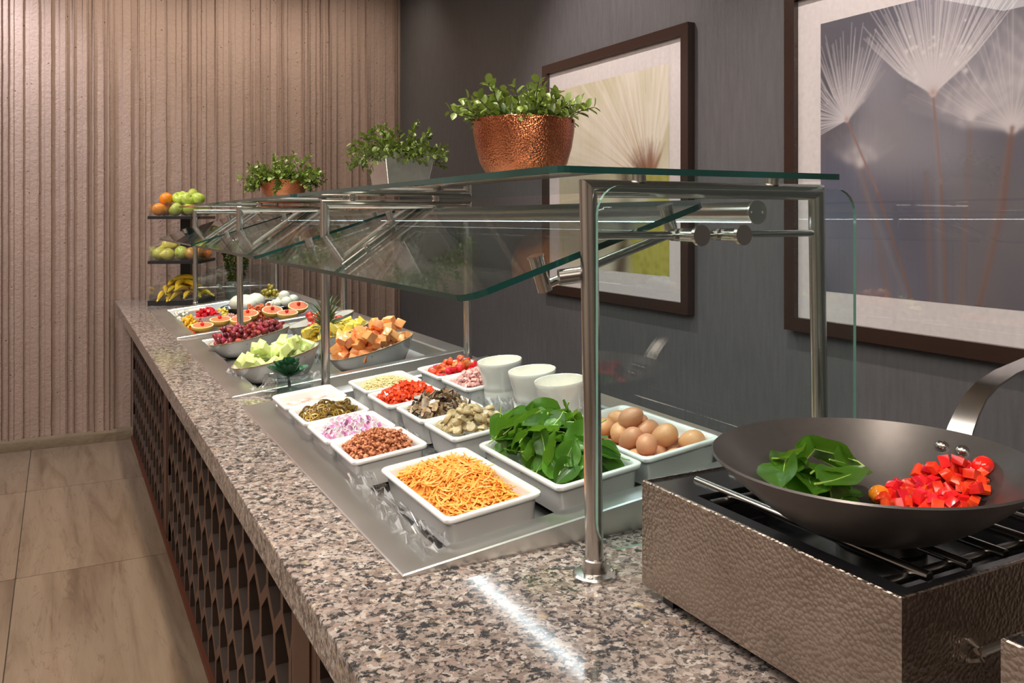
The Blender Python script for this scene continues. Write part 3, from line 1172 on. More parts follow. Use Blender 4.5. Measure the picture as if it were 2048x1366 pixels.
def pan(me, x, y, label, group, h=0.032, spin=0.0):
    o = link('food_pan', me, None, well_mat(x, y, h, spin))
    tag(o, label, 'pan', group)
    return o.matrix_basis.copy()


G6, G3 = 'small square white pans', 'large oblong white pans'
P = {}
P['salsa'] = pan(six, 0.604, 2.343, 'small square white pan with only a pink smear of salsa left', G6)
P['jal'] = pan(six, 0.605, 2.155, 'small square white pan holding olive green jalapeno rings', G6)
P['onion'] = pan(six, 0.606, 1.967, 'small square white pan holding chopped red onion', G6)
P['bacon'] = pan(six, 0.610, 1.784, 'small square white pan holding crumbled brown bacon', G6)
P['wch'] = pan(six, 0.818, 2.335, 'small square white pan holding pale shredded cheese', G6)
P['red'] = pan(six, 0.812, 2.140, 'small square white pan holding diced red pepper', G6)
P['mush'] = pan(six, 0.825, 1.953, 'small square white pan holding brown sliced mushrooms', G6)
P['saus'] = pan(six, 0.826, 1.770, 'small square white pan holding pale tan round slices', G6)
P['tom'] = pan(six, 1.025, 2.320, 'small square white pan holding halved red cherry tomatoes', G6)
P['ham'] = pan(six, 1.025, 2.135, 'small square white pan holding diced pink ham', G6)
P['ched'] = pan(third, 0.650, 1.458, 'large oblong white pan holding shredded orange cheddar', G3)
P['spin'] = pan(third, 0.861, 1.454, 'large oblong white pan holding fresh spinach leaves', G3)
P['egg'] = pan(third, 1.056, 1.464, 'large oblong white pan holding brown eggs', G3)

# leftover salsa in the first pan
rg = random.Random(11)
m = MB()
pts = rrect(0.126, 0.136, 0.02, 5)
m.prism([(px * (1 - 0.05 * rg.random()), py * (1 - 0.05 * rg.random())) for px, py in pts], -PH + 0.006, -0.022)
tag(m.build('salsa_remains', 'residue', None, 0, P['salsa']), 'thin pink smear of salsa left in a white pan', 'salsa', kind='stuff')


def strands(n, w, l, target, rad, length, rng, floor, curl=0.3):
    """grated strips joined into one mesh"""
    hp = Heap(w, l, target, rng, 0.004, floor=floor, depth=rad * 5)
    m = MB()
    mound(m, hp, rad * 4)
    for _ in range(n):
        L = rng.uniform(*length)
        x, y, z, nr = hp.drop(rad * 3.2, rad * 1.1, 7, 0.6, margin=L * 0.30)
        a = rng.uniform(0, PI)
        d = Vector((math.cos(a), math.sin(a), 0))
        nv = Vector(nr).normalized()
        d = (d - nv * d.dot(nv)).normalized()
        d = (d + nv * rng.uniform(-0.28, 0.28)).normalized()
        sd = nv.cross(d).normalized()
        c = Vector((x, y, z + rad))
        cv = rng.uniform(-curl, curl) * L
        cz = rng.uniform(-0.12, 0.12) * L
        pts = [c + d * (L * (q - 0.5)) + sd * cv * (4 * (q - 0.5) ** 2) + nv * cz * (4 * (q - 0.5) ** 2) for q in (0, 0.33, 0.67, 1)]
        r = rad * rng.uniform(0.75, 1.2)
        m.tube(pts, [r * 0.8, r, r, r * 0.7], 4, flat=rng.uniform(0.5, 1.0))
    return m


rg = random.Random(21)
fl_ = -PH + 0.006
o = strands(1500, 0.150, 0.285, lambda X, Y: -0.032 + 0.044 * np.exp(-((X + 0.006) / 0.075) ** 4 - ((Y - 0.012) / 0.13) ** 2), 0.0021, (0.022, 0.052), rg, fl_).build('shredded_cheddar', 'orange_cheese', None, 30, P['ched'])
tag(o, 'heap of shredded orange cheddar in a large white pan', 'cheese', kind='stuff')
o = strands(620, 0.130, 0.140, dome(0.008, -0.022, 0.13, 0.14), 0.0015, (0.014, 0.030), rg, fl_).build('shredded_white_cheese', 'white_cheese', None, 30, P['wch'])
tag(o, 'heap of pale shredded cheese in a small white pan', 'cheese', kind='stuff')


def crumbs(n, w, l, target, size, rng, floor, cube=False, jit=0.3):
    hp = Heap(w, l, target, rng, 0.003, floor=floor, depth=size[1] * 2.2)
    vs0, fs0 = ico(1)
    m = MB()
    mound(m, hp, size[1] * 2.2)
    for _ in range(n):
        s = rng.uniform(*size)
        x, y, z, nr = hp.drop(s * 1.2, s * 1.5, 7, 0.5)
        mt = align((x, y, z), nr, rng.uniform(0, 6.28)) @ Euler((rng.uniform(-0.6, 0.6), rng.uniform(-0.6, 0.6), 0)).to_matrix().to_4x4()
        if cube:
            a, b, c = s * rng.uniform(0.8, 1.5), s * rng.uniform(0.6, 1.0), s * rng.uniform(0.5, 0.8)
            bx = [(sx * a * rng.uniform(0.8, 1.1), sy * b * rng.uniform(0.8, 1.1), sz * c) for sz in (-1, 1) for sx, sy in ((-1, -1), (1, -1), (1, 1), (-1, 1))]
            m.add(bx, [(3, 2, 1, 0), (4, 5, 6, 7), (0, 1, 5, 4), (1, 2, 6, 5), (2, 3, 7, 6), (3, 0, 4, 7)], 0, mt)
        else:
            sc = (s * rng.uniform(0.8, 1.5), s, s * rng.uniform(0.6, 1))
            m.add([(v.x * sc[0] * rng.uniform(1 - jit, 1 + jit), v.y * sc[1] * rng.uniform(1 - jit, 1 + jit), v.z * sc[2] * rng.uniform(1 - jit, 1 + jit)) for v in vs0], fs0, 0, mt)
    return m


o = crumbs(900, 0.140, 0.148, dome(0.014, -0.024, 0.14, 0.148), (0.0024, 0.0050), rg, fl_).build('bacon_crumbles', 'bacon', None, 30, P['bacon'])
tag(o, 'heap of crumbled brown bacon in a small white pan', 'bacon', kind='stuff')
o = crumbs(520, 0.138, 0.146, dome(0.012, -0.020, 0.138, 0.146), (0.0034, 0.0056), rg, fl_, True).build('diced_red_pepper', 'redpep', None, 0, P['red'])
tag(o, 'heap of finely diced red pepper in a small white pan', 'pepper', kind='stuff')
o = crumbs(420, 0.138, 0.146, dome(0.012, -0.020, 0.138, 0.146), (0.0036, 0.0058), rg, fl_, True).build('diced_ham', 'ham', None, 0, P['ham'])
tag(o, 'heap of diced pink ham in a small white pan', 'ham', kind='stuff')


def pile(name, meshes, n, PM, w, l, target, rad, th, rng, label, cat, group, floor=fl_, tilt=0.5, sc=(0.85, 1.15), oval=False, k=9, floorfn=None, post=None, depth=None):
    hp = Heap(w, l, target, rng, 0.003, oval, floor, floorfn, th * 2.6 if depth is None else depth)
    for q in range(n):
        s = rng.uniform(*sc)
        x, y, z, nr = hp.drop(rad * s, th * s, k)
        mt = align((x, y, z), nr, rng.uniform(0, 6.28), s) @ Euler((rng.gauss(0, tilt), rng.gauss(0, tilt), 0)).to_matrix().to_4x4()
        o = link(name, rng.choice(meshes), None, PM @ mt)
        tag(o, label, cat, group)
        if post:
            post(o, rng)


# jalapeno rings
def ringmesh(ro, ri, t, rng):
    m = MB()
    seg = 14
    wob = [1 + rng.uniform(-0.12, 0.12) for _ in range(seg)]
    rr = []
    for r, z in ((ro * 0.94, -t / 2), (ro, -t / 4), (ro, t / 4), (ro * 0.94, t / 2), (ri, t / 2 * 0.7), (ri, -t / 2 * 0.7)):
        rr.append([(r * wob[j] * math.cos(2 * PI * j / seg), r * wob[j] * math.sin(2 * PI * j / seg), z + 0.0012 * math.sin(2 * PI * j / seg)) for j in range(seg)])
    rr.append(rr[0])
    m.loft(rr, False, False, [0, 0, 0, 1, 1, 1])
    m.box((-ri, -0.0012, -t / 3), (ri, 0.0012, t / 3), 1)
    vs, fs = ico(1)
    for k in range(5):
        a = rng.uniform(0, 6.28)
        m.add([(v.x * 0.0017 + ri * 0.6 * math.cos(a), v.y * 0.0014 + ri * 0.6 * math.sin(a), v.z * 0.001) for v in vs], fs, 1)
    return m.mesh('jalapeno_ring', ['jalapeno', 'jalapeno_in'], 50)


rg = random.Random(31)
js = [ringmesh(0.0125, 0.0085, 0.006, rg), ringmesh(0.0105, 0.0068, 0.007, rg), ringmesh(0.0138, 0.0095, 0.005, rg)]
pile('jalapeno_ring', js, 105, P['jal'], 0.142, 0.150, dome(0.004, -0.026, 0.142, 0.150), 0.011, 0.0055, rg,
     'olive brown pickled jalapeno ring in its small white pan', 'jalapeno', 'jalapeno rings in a pan', tilt=0.45)


# red onion pieces
def onion(rng):
    m = MB()
    r = rng.uniform(0.011, 0.017)
    aw = rng.uniform(0.5, 0.95)
    L = rng.uniform(0.007, 0.012)
    t = 0.0022
    ro, ri = [], []
    n = 6
    for k in range(n):
        a = -aw / 2 + aw * k / (n - 1)
        w_ = L * (0.55 + 0.45 * math.sin(PI * (k + 0.6) / n))
        ro.append([(r * math.sin(a), -w_ / 2, r * math.cos(a) - r), (r * math.sin(a), w_ / 2, r * math.cos(a) - r),
                   ((r - t) * math.sin(a), w_ / 2, (r - t) * math.cos(a) - r), ((r - t) * math.sin(a), -w_ / 2, (r - t) * math.cos(a) - r)])
    vs = [p for q in ro for p in q]
    fs, mi = [], []
    for i in range(n - 1):
        b = i * 4
        for j in range(4):
            jj = (j + 1) % 4
            fs.append((b + j, b + 4 + j, b + 4 + jj, b + jj))
            mi.append(1 if j == 0 else 0)
    fs += [(0, 1, 2, 3), tuple(reversed(range((n - 1) * 4, n * 4)))]
    mi += [0, 0]
    m.add(vs, fs, mi)
    return m.mesh('onion_piece', ['onion_w', 'onion_p'], 30)


os_ = [onion(rg) for _ in range(7)]
pile('onion_piece', os_, 190, P['onion'], 0.140, 0.148, dome(0.014, -0.022, 0.14, 0.148), 0.0075, 0.0040, rg,
     'purple edged chopped red onion piece in its small white pan', 'onion', 'chopped red onion in a pan', tilt=0.7)


# sliced mushrooms
def mushroom(rng):
    pr = [(-0.0035, -0.013), (0.0035, -0.013), (0.0032, -0.002), (0.0125, -0.001), (0.0135, 0.003), (0.010, 0.0095), (0.004, 0.0125), (-0.004, 0.0125), (-0.010, 0.0095), (-0.0135, 0.003), (-0.0125, -0.001), (-0.0032, -0.002)]
    pr = [(a * rng.uniform(0.85, 1.15), b * rng.uniform(0.85, 1.15)) for a, b in pr]
    m = MB()
    t = rng.uniform(0.0016, 0.0026)
    cv = rng.uniform(-14, 14)
    n = len(pr)
    vs = [(a, b, -t + cv * a * a) for a, b in pr] + [(a, b, t + cv * a * a) for a, b in pr]
    fs = []
    for s in (0, n):
        f = [(s + 0, s + 1, s + 2, s + 11), (s + 11, s + 2, s + 3, s + 4), (s + 11, s + 4, s + 9, s + 10), (s + 9, s + 4, s + 5, s + 8), (s + 8, s + 5, s + 6, s + 7)]
        fs += [tuple(reversed(q)) for q in f] if s == 0 else f
    mi = [0] * len(fs)
    for j in range(n):
        fs.append((j, (j + 1) % n, n + (j + 1) % n, n + j))
        mi.append(1)
    m.add(vs, fs, mi)
    return m.mesh('mushroom_slice', ['mush', 'mush_d'], 35)


ms_ = [mushroom(rg) for _ in range(6)]
pile('mushroom_slice', ms_, 120, P['mush'], 0.138, 0.146, dome(0.020, -0.024, 0.138, 0.146), 0.0105, 0.0050, rg,
     'glossy brown mushroom slice in its small white pan', 'mushroom', 'sliced mushrooms in a pan', tilt=0.55)


def coin(rng, half=False):
    m = MB()
    ro = rng.uniform(0.0105, 0.0130)
    t = rng.uniform(0.0034, 0.0052)
    seg = 14
    a1 = PI if half else 2 * PI
    rim = [(ro * math.cos(a1 * j / (seg if not half else seg - 1)), ro * math.sin(a1 * j / (seg if not half else seg - 1)) * rng.uniform(0.9, 1.0)) for j in range(seg)]
    m.loft([ring3([(x * 0.9, y * 0.9) for x, y in rim], -t), ring3(rim, -t * 0.6), ring3(rim, t * 0.6), ring3([(x * 0.9, y * 0.9) for x, y in rim], t)], True, True, [1, 0, 1])
    return m.mesh('sausage_slice', ['sausage', 'sausage_f'], 40)


cs = [coin(rg) for _ in range(4)] + [coin(rg, True) for _ in range(3)]
pile('sausage_slice', cs, 105, P['saus'], 0.138, 0.146, dome(0.018, -0.026, 0.138, 0.146), 0.011, 0.0085, rg,
     'pale tan cooked round slice in its small white pan', 'food slice', 'pale tan slices in a pan', tilt=0.5)


# halved cherry tomatoes
def halftom(rng, mat='tomato'):
    m = MB()
    r = rng.uniform(0.0125, 0.0145)
    e = rng.uniform(1.0, 1.15)
    pr = [(r * math.cos(a), r * math.sin(a)) for a in [R(q) for q in (0, 20, 42, 65, 82)]]
    m.lathe([(r * 0.94, -0.0008)] + pr, 16, [1] + [0] * 4, True, True, TRS((0, 0, 0), (0, 0, 0), (e, 1, 1)))
    return m.mesh('halved_tomato', [mat, 'tomato_cut'], 50)


ts = [halftom(rg) for _ in range(3)]
hp_rng = random.Random(44)


def tom_post(o, rng):
    if rng.random() < 0.28:
        o.matrix_basis = o.matrix_basis @ Euler((R(rng.uniform(110, 200)), 0, 0)).to_matrix().to_4x4()


pile('halved_tomato', ts, 62, P['tom'], 0.138, 0.146, dome(0.014, -0.024, 0.138, 0.146), 0.0125, 0.011, hp_rng,
     'halved red cherry tomato in its small white pan', 'tomato', 'halved tomatoes in a pan', tilt=0.6, post=tom_post)


# spinach leaves
def spinach(rng, L=0.06, W=0.036, stem=0.03, name='spinach_leaf'):
    m = MB()
    nu, nv = 7, 9
    c1, c2 = rng.uniform(-0.5, 0.9), rng.uniform(0.2, 0.7)
    tw = rng.uniform(-0.6, 0.6)
    vs = []
    for j in range(nv):
        v = j / (nv - 1)
        wv = W / 2 * (math.sin(PI * (0.04 + 0.96 * v ** 0.75)) ** 0.55 if v < 1 else 0.06)
        for i in range(nu):
            u = i / (nu - 1) * 2 - 1
            x = u * wv
            y = v * L
            z = abs(u) ** 1.3 * wv * c2 + c1 * L * 0.35 * (v - 0.3) ** 2 + 0.0025 * math.sin(v * 9 + u * 4 + tw * 5) * abs(u)
            z += x * tw * v
            vs.append((x, y - L * 0.4, z))
    fs = [(j * nu + i, j * nu + i + 1, (j + 1) * nu + i + 1, (j + 1) * nu + i) for j in range(nv - 1) for i in range(nu - 1)]
    m.add(vs, fs, 0)
    y0 = -L * 0.4
    z0 = c1 * L * 0.35 * 0.09
    m.tube([(0, y0 - stem, z0 - stem * rng.uniform(-0.3, 0.3)), (0, y0 - stem * 0.4, z0), (0, y0 + L * 0.3, c1 * L * 0.0 - 0.0006), (0, y0 + L * 0.75, c1 * L * 0.07 - 0.0006)], [0.0013, 0.0013, 0.001, 0.0005], 5, 1)
    return m.mesh(name, ['spinach', 'stem'], 60)


rg = random.Random(77)
sp = [spinach(rg, rg.uniform(0.050, 0.068), rg.uniform(0.040, 0.052), rg.uniform(0.012, 0.03)) for _ in range(9)]
pile('spinach_leaf', sp, 125, P['spin'], 0.150, 0.290, lambda X, Y: -0.030 + 0.046 * np.exp(-((X + 0.005) / 0.085) ** 2 - ((Y - 0.020) / 0.125) ** 2), 0.021, 0.0065, rg,
     'dark green fresh spinach leaf in the large white pan', 'leaf', 'spinach leaves in a pan', tilt=0.42, sc=(0.85, 1.2))


# eggs
def eggmesh():
    m = MB()
    pr = []
    for k in range(15):
        a = PI * k / 14
        z = -math.cos(a)
        r = math.sin(a) * (1 - 0.14 * z)
        pr.append((max(r * 0.0218, 1e-5), z * 0.0285))
    m.lathe(pr, 20, 0, False, False)
    return m.mesh('egg', 'egg', 80)


em = eggmesh()
rg = random.Random(6)
lay = []
for j in range(6):
    for i in range(3):
        lay.append((-0.052 + i * 0.052 + rg.uniform(-0.003, 0.003), -0.125 + j * 0.050 + rg.uniform(-0.003, 0.003), fl_ + 0.023))
for (ex, ey) in ((-0.030, -0.085), (0.024, -0.070), (-0.034, -0.036), (0.020, -0.020), (-0.026, 0.014), (0.028, 0.030), (-0.030, 0.064), (0.024, 0.084), (-0.030, 0.112)):
    lay.append((ex, ey, fl_ + 0.023 + 0.032))
for (ex, ey) in ((-0.004, 0.0),):
    lay.append((ex, ey, fl_ + 0.023 + 0.060))
lay.append((0.055, -0.118, fl_ + 0.050))
for (ex, ey, ez) in lay:
    o = link('egg', em, None, P['egg'] @ TRS((ex, ey, ez), (R(rg.uniform(50, 130)), R(rg.uniform(-30, 30)), rg.uniform(0, 6.28)), rg.uniform(0.93, 1.05)))
    tag(o, 'smooth brown hen egg piled in the large white pan', 'egg', 'brown eggs in a pan')

# ------------------------------------------------------------------ white pitchers
pm = MB()
pr = [(0.030, 0.0), (0.040, 0.001), (0.0415, 0.005), (0.0418, 0.060), (0.0412, 0.066), (0.0418, 0.068), (0.0415, 0.078), (0.0425, 0.092), (0.0455, 0.112), (0.0490, 0.134), (0.0500, 0.142), (0.0494, 0.1445), (0.0478, 0.1435),
      (0.0462, 0.132), (0.0400, 0.094), (0.0390, 0.075), (0.0390, 0.010), (0.02, 0.007)]
pm.lathe(pr, 40)
pit = pm.mesh('white_pitcher', 'porcelain', 50)
sm = MB()
sm.lathe([(0.0415, 0.108), (0.0425, 0.112), (0.0421, 0.1125), (0.0, 0.1125)], 32, 0, False, False)
sauce = sm.mesh('sauce', 'cream', 50)
for (xx, yy), lb in zip(((1.045, 2.030), (1.050, 1.862), (1.046, 1.722)), ('tall white porcelain crock beside the pan of diced ham', 'tall white porcelain crock in the middle of the row of three', 'tall white porcelain crock beside the pan of eggs')):
    e = tag(empty('white_crock', M4=well_mat(xx, yy, -0.040)), lb, 'crock', 'white porcelain crocks')
    K = Matrix.Diagonal((1.20, 1.20, 0.93, 1))
    link('crock_body', pit, e, K)
    link('sauce', sauce, e, K)['label'] = 'pale yellow liquid filling'


# ------------------------------------------------------------------ crumpled plastic film
def film(name, M4, w, l, hgt, seed, label):
    rng = random.Random(seed)
    n = 22
    off = Vector((rng.uniform(0, 50), rng.uniform(0, 50), 0))
    m = MB()
    vs = []
    for j in range(n):
        for i in range(n):
            u, v = i / (n - 1) - 0.5, j / (n - 1) - 0.5
            p = Vector((u * w * 32, v * l * 32, 0)) + off
            a = noise.noise(p)
            b = noise.noise(p * 2.3 + Vector((7, 3, 1)))
            z = (1 - abs(a) * 2.0) * hgt * 0.6 + (1 - abs(b) * 2) * hgt * 0.45
            vs.append((u * w + b * 0.012, v * l + a * 0.012, max(0, z)))
    m.add(vs, [(j * n + i, j * n + i + 1, (j + 1) * n + i + 1, (j + 1) * n + i) for j in range(n - 1) for i in range(n - 1)])
    tag(m.build(name, 'film', None, 0, M4), label, 'plastic film', 'crumpled plastic film')


film('plastic_film', well_mat(0.715, 1.83, -0.036), 0.055, 0.42, 0.045, 1, 'crumpled clear film between the bacon pan and the tan slices pan')
film('plastic_film', well_mat(0.535, 1.48, -0.020), 0.055, 0.44, 0.034, 2, 'crumpled clear film along the outer side of the cheddar pan')
film('plastic_film', well_mat(0.962, 1.78, -0.030), 0.080, 0.34, 0.070, 3, 'crumpled clear film around the feet of the white crocks')
film('plastic_film', well_mat(0.575, 3.02, -0.036), 0.16, 0.16, 0.045, 4, 'crumpled clear film between the grape bowl and the melon bowl')
film('plastic_film', well_mat(0.640, 2.735, -0.030), 0.24, 0.08, 0.040, 5, 'crumpled clear film behind the glass cube with the succulent')
film('plastic_film', well_mat(0.815, 3.02, -0.030), 0.08, 0.28, 0.050, 6, 'crumpled clear film beside the pineapple bowl')
film('plastic_film', well_mat(1.09, 4.55, -0.034), 0.10, 0.42, 0.040, 7, 'crumpled clear film behind the plates of mozzarella')

# ================================================================== slanted fruit bowls
def bowl_mesh(a, b, h, hd):
    m = MB()
    seg = 44

    def ring(sc, f, ex=0.0):
        out = []
        for j in range(seg):
            t = 2 * PI * j / seg
            H = h + hd * math.cos(t)
            out.append((a * sc * math.cos(t), b * sc * math.sin(t), H * f + ex))
        return out
    seq = [(0.60, 0.0, 0.0), (0.68, 0.02, 0.001), (0.76, 0.16, 0), (0.86, 0.45, 0), (0.95, 0.80, 0), (0.985, 0.955, 0), (1.0, 0.985, 0), (1.003, 1.0, 0.001), (0.985, 1.0, 0.0015), (0.97, 0.985, 0),
           (0.93, 0.80, 0), (0.84, 0.48, 0), (0.72, 0.20, 0.002), (0.5, 0.08, 0.004)]
    rings = [ring(*q) for q in seq]
    mi = [0] * 5 + [1, 1, 1, 1] + [0] * 4
    m.loft(rings, True, True, mi)
    return m.mesh('fruit_bowl', ['speckle', 'brownrim'], 50)


def fruit_bowl(x0, x1, yc, hl, hr, b, label):
    base = -0.0415
    h, hd = (hl + hr) / 2 - base, (hr - hl) / 2
    a = (x1 - x0) / 2
    xc = (x0 + x1) / 2
    M4 = well_mat(xc, yc, base)
    tag(link('fruit_bowl', bowl_mesh(a, b, h, hd), None, M4), label, 'bowl', 'slanted oval fruit bowls')
    return M4 @ Matrix.Translation((0, 0, h)) @ Matrix.Rotation(-math.atan2(hd, a), 4, 'Y'), a, b


BG = fruit_bowl(0.525, 0.850, 3.56, 0.022, 0.050, 0.105, 'speckled white oval bowl full of red grapes')
BH = fruit_bowl(0.517, 0.815, 2.99, 0.022, 0.055, 0.105, 'speckled white oval bowl full of green melon chunks')
BP = fruit_bowl(0.795, 1.090, 3.27, 0.020, 0.055, 0.105, 'speckled white oval bowl full of pineapple chunks with a leafy crown')
BC = fruit_bowl(0.810, 1.118, 2.865, 0.014, 0.056, 0.105, 'speckled white oval bowl full of orange melon cubes')
BS = fruit_bowl(0.860, 1.150, 3.66, 0.020, 0.050, 0.100, 'speckled white oval bowl full of strawberries')


def chunk(rng, a, b, c, name, mat, jit=0.22):
    bm = bmesh.new()
    bmesh.ops.create_cube(bm, size=2.0)
    for v in bm.verts:
        v.co = Vector((v.co.x * a * (1 + rng.uniform(-jit, jit)), v.co.y * b * (1 + rng.uniform(-jit, jit)), v.co.z * c * (1 + rng.uniform(-jit, jit))))
    bmesh.ops.bevel(bm, geom=list(bm.edges), offset=min(a, b, c) * 0.13, segments=2, affect='EDGES', profile=0.6)
    me = bpy.data.meshes.new(name)
    bm.to_mesh(me)
    bm.free()
    me.materials.append(M[mat])
    me.polygons.foreach_set('use_smooth', [True] * len(me.polygons))
    me.set_sharp_from_angle(angle=R(50))
    return me


def fill(name, meshes, n, B, hc, he, rad, th, rng, label, cat, group, tilt=0.6, sc=(0.85, 1.15), k=8, post=None):
    PM, a, b = B
    def inside(X, Y):
        return -0.045 * np.clip(1.0 - (X / a) ** 2 - (Y / b) ** 2, 0, 1) ** 0.5 - 0.004
    pile(name, meshes, n, PM, 2 * a * 0.90, 2 * b * 0.90, dome(hc, he, 2 * a * 0.90, 2 * b * 0.90), rad, th, rng, label, cat, group, tilt=tilt, sc=sc, oval=True, k=k, post=post, floorfn=inside, depth=th * 2.0)


rg = random.Random(101)
mel = [chunk(rg, 0.020, 0.014, 0.012, 'melon_chunk', 'honeydew') for _ in range(6)]
fill('green_melon_chunk', mel, 50, BH, 0.022, -0.012, 0.019, 0.022, rg, 'pale green melon chunk in the speckled bowl behind the succulent', 'melon', 'green melon chunks', sc=(0.86, 1.08))
can = [chunk(rg, 0.018, 0.015, 0.013, 'orange_melon_cube', 'cantaloupe') for _ in range(6)]
fill('orange_melon_cube', can, 68, BC, 0.036, -0.012, 0.018, 0.023, rg, 'bright orange melon cube in the speckled bowl nearest the toppings', 'melon', 'orange melon cubes', sc=(0.86, 1.08))
pin = [chunk(rg, 0.017, 0.013, 0.010, 'pineapple_chunk', 'pineapple', 0.3) for _ in range(6)]
fill('pineapple_chunk', pin, 52, BP, 0.016, -0.010, 0.016, 0.018, rg, 'yellow pineapple chunk around the leafy crown', 'pineapple', 'pineapple chunks')

gm = MB()
gm.lathe([(0.0105 * math.sin(PI * k / 10) + 1e-5, -0.0145 * math.cos(PI * k / 10)) for k in range(11)], 14, 0, False, False)
gme = gm.mesh('red_grape', 'grape', 80)
fill('red_grape', [gme], 150, BG, 0.026, -0.010, 0.0115, 0.018, rg, 'glossy dark red grape heaped in the speckled bowl', 'grape', 'red grapes', tilt=1.4, sc=(0.85, 1.12))

sb = MB()
sb.lathe([(1e-5, -0.020), (0.006, -0.017), (0.0125, -0.006), (0.0155, 0.005), (0.0135, 0.012), (0.006, 0.015), (1e-5, 0.0155)], 14, 0, False, False)
sb_me = sb.mesh('strawberry', 'strawberry', 80)
cal = MB()
for q in range(6):
    an = q * PI / 3
    d = Vector((math.cos(an), math.sin(an), 0))
    s_ = Vector((-d.y, d.x, 0)) * 0.003
    z = Vector((0, 0, 0.0158))
    cal.add([z, z + d * 0.007 + s_ + Vector((0, 0, 0.001)), z + d * 0.012 + Vector((0, 0, -0.002)), z + d * 0.007 - s_ + Vector((0, 0, 0.001))], [(0, 3, 2, 1)])
cal_me = cal.mesh('calyx', 'stem', 0)


def berry_post(o, rng):
    link('calyx', cal_me, o)


fill('strawberry', [sb_me], 22, BS, 0.014, -0.008, 0.016, 0.026, rg, 'red strawberry in the speckled bowl beside the grapes', 'strawberry', 'strawberries', tilt=1.2, post=berry_post)

# pineapple crown standing among the chunks
PMp = BP[0]
cr = tag(empty('pineapple_crown', M4=Matrix.Translation(PMp @ Vector((-0.030, -0.020, 0.006)))), 'spiky green pineapple crown standing among the pineapple chunks', 'pineapple crown')
MB().lathe([(0.020, -0.012), (0.026, 0.0), (0.024, 0.012), (0.012, 0.03), (0.001, 0.04)], 16).build('core', 'pineapple', cr)


def blade(L, W, bend):
    m = MB()
    n = 7
    vs = []
    for j in range(n):
        v = j / (n - 1)
        w_ = W * (1 - v) ** 0.75 * (0.8 + 0.8 * v * (1 - v))
        y, z = L * (v - bend * 0.28 * v * v), 0.0
        a = bend * v * v
        px, pz = L * v * math.cos(a * 0.9), -L * v * math.sin(a * 0.7)
        vs += [(px, -w_, pz + w_ * 0.55), (px, 0, pz), (px, w_, pz + w_ * 0.55)]
    fs = []
    for j in range(n - 1):
        for i in range(2):
            fs.append((j * 3 + i, j * 3 + i + 1, j * 3 + i + 4, j * 3 + i + 3))
    m.add(vs, fs)
    return m.mesh('crown_leaf', 'crown', 60)


bl = [blade(0.110, 0.0105, 0.5), blade(0.135, 0.0105, 0.3), blade(0.085, 0.0100, 0.9)]
rg = random.Random(9)
for q in range(46):
    f = q / 46
    el = R(18 + 66 * f)
    o = link('crown_leaf', bl[1] if f > 0.6 else (bl[0] if f > 0.25 else bl[2]), cr,
             TRS((0, 0, 0.004 + 0.024 * f), (0, -el + rg.uniform(-0.12, 0.12), 0), 1.0))
    o.matrix_basis = Matrix.Rotation(q * 2.399 + rg.uniform(-0.2, 0.2), 4, 'Z') @ o.matrix_basis

# ------------------------------------------------------------------ succulent in a glass cube
sc_ = tag(empty('succulent_cube', (0.640, 2.607, ZC)), 'small dark green succulent in a square clear glass vase between two wells', 'plant')
sc_.rotation_euler = (0, 0, R(10))
sc_.location = (0.606, 2.590, ZC)
v_ = MB()
w0 = 0.060
rin = rrect(w0 * 2 - 0.010, w0 * 1.5 - 0.010, 0.004, 2)
rout = rrect(w0 * 2, w0 * 1.55, 0.006, 2)
v_.loft([ring3(rout, 0.001), ring3(rout, 0.070), ring3(rin, 0.070), ring3(rin, 0.010)], True, True)
v_.build('glass_vase', 'thickglass', sc_, 0)
petal = MB()
vs = []
for j in range(6):
    v = j / 5
    w_ = 0.0165 * math.sin(PI * (0.12 + 0.80 * v)) ** 0.8
    for i in range(5):
        u = i / 4 * 2 - 1
        vs.append((0.004 + 0.040 * v, u * w_, 0.010 * v * v + abs(u) ** 2 * w_ * 0.55))
petal.add(vs, [(j * 5 + i, j * 5 + i + 1, (j + 1) * 5 + i + 1, (j + 1) * 5 + i) for j in range(5) for i in range(4)])
pme = petal.mesh('succulent_leaf', 'succulent', 60)
rg = random.Random(3)
for q in range(24):
    f = q / 24
    z0 = 0.062 - 0.040 * (q % 3 == 2) + 0.010 * f
    el = R(8 + 62 * f) if q % 3 != 2 else R(-35)
    link('leaf', pme, sc_, Matrix.Rotation(q * 2.4, 4, 'Z') @ TRS((0.0, 0, z0), (0, -el, 0), 1.55 - 0.5 * f))
MB().tube([(0, 0, 0.008), (0.004, 0, 0.035), (0, 0, 0.066)], [0.006, 0.005, 0.004], 8).build('stem', 'succulent', sc_)

# ================================================================== salad well next to the rack
SB = -0.040


def half_fruit(r, hgt):
    m = MB()
    n = 28
    pr = [(r * 0.35, 0.0), (r * 0.72, hgt * 0.16), (r * 0.93, hgt * 0.5), (r, hgt * 0.86), (r * 0.985, hgt), (r * 0.88, hgt * 1.005), (1e-4, hgt * 1.0)]
    m.lathe(pr, n, [0, 0, 0, 0, 1, 2], True, False)
    return m.mesh('grapefruit_half', ['rind', 'pith', 'citrus'], 40)


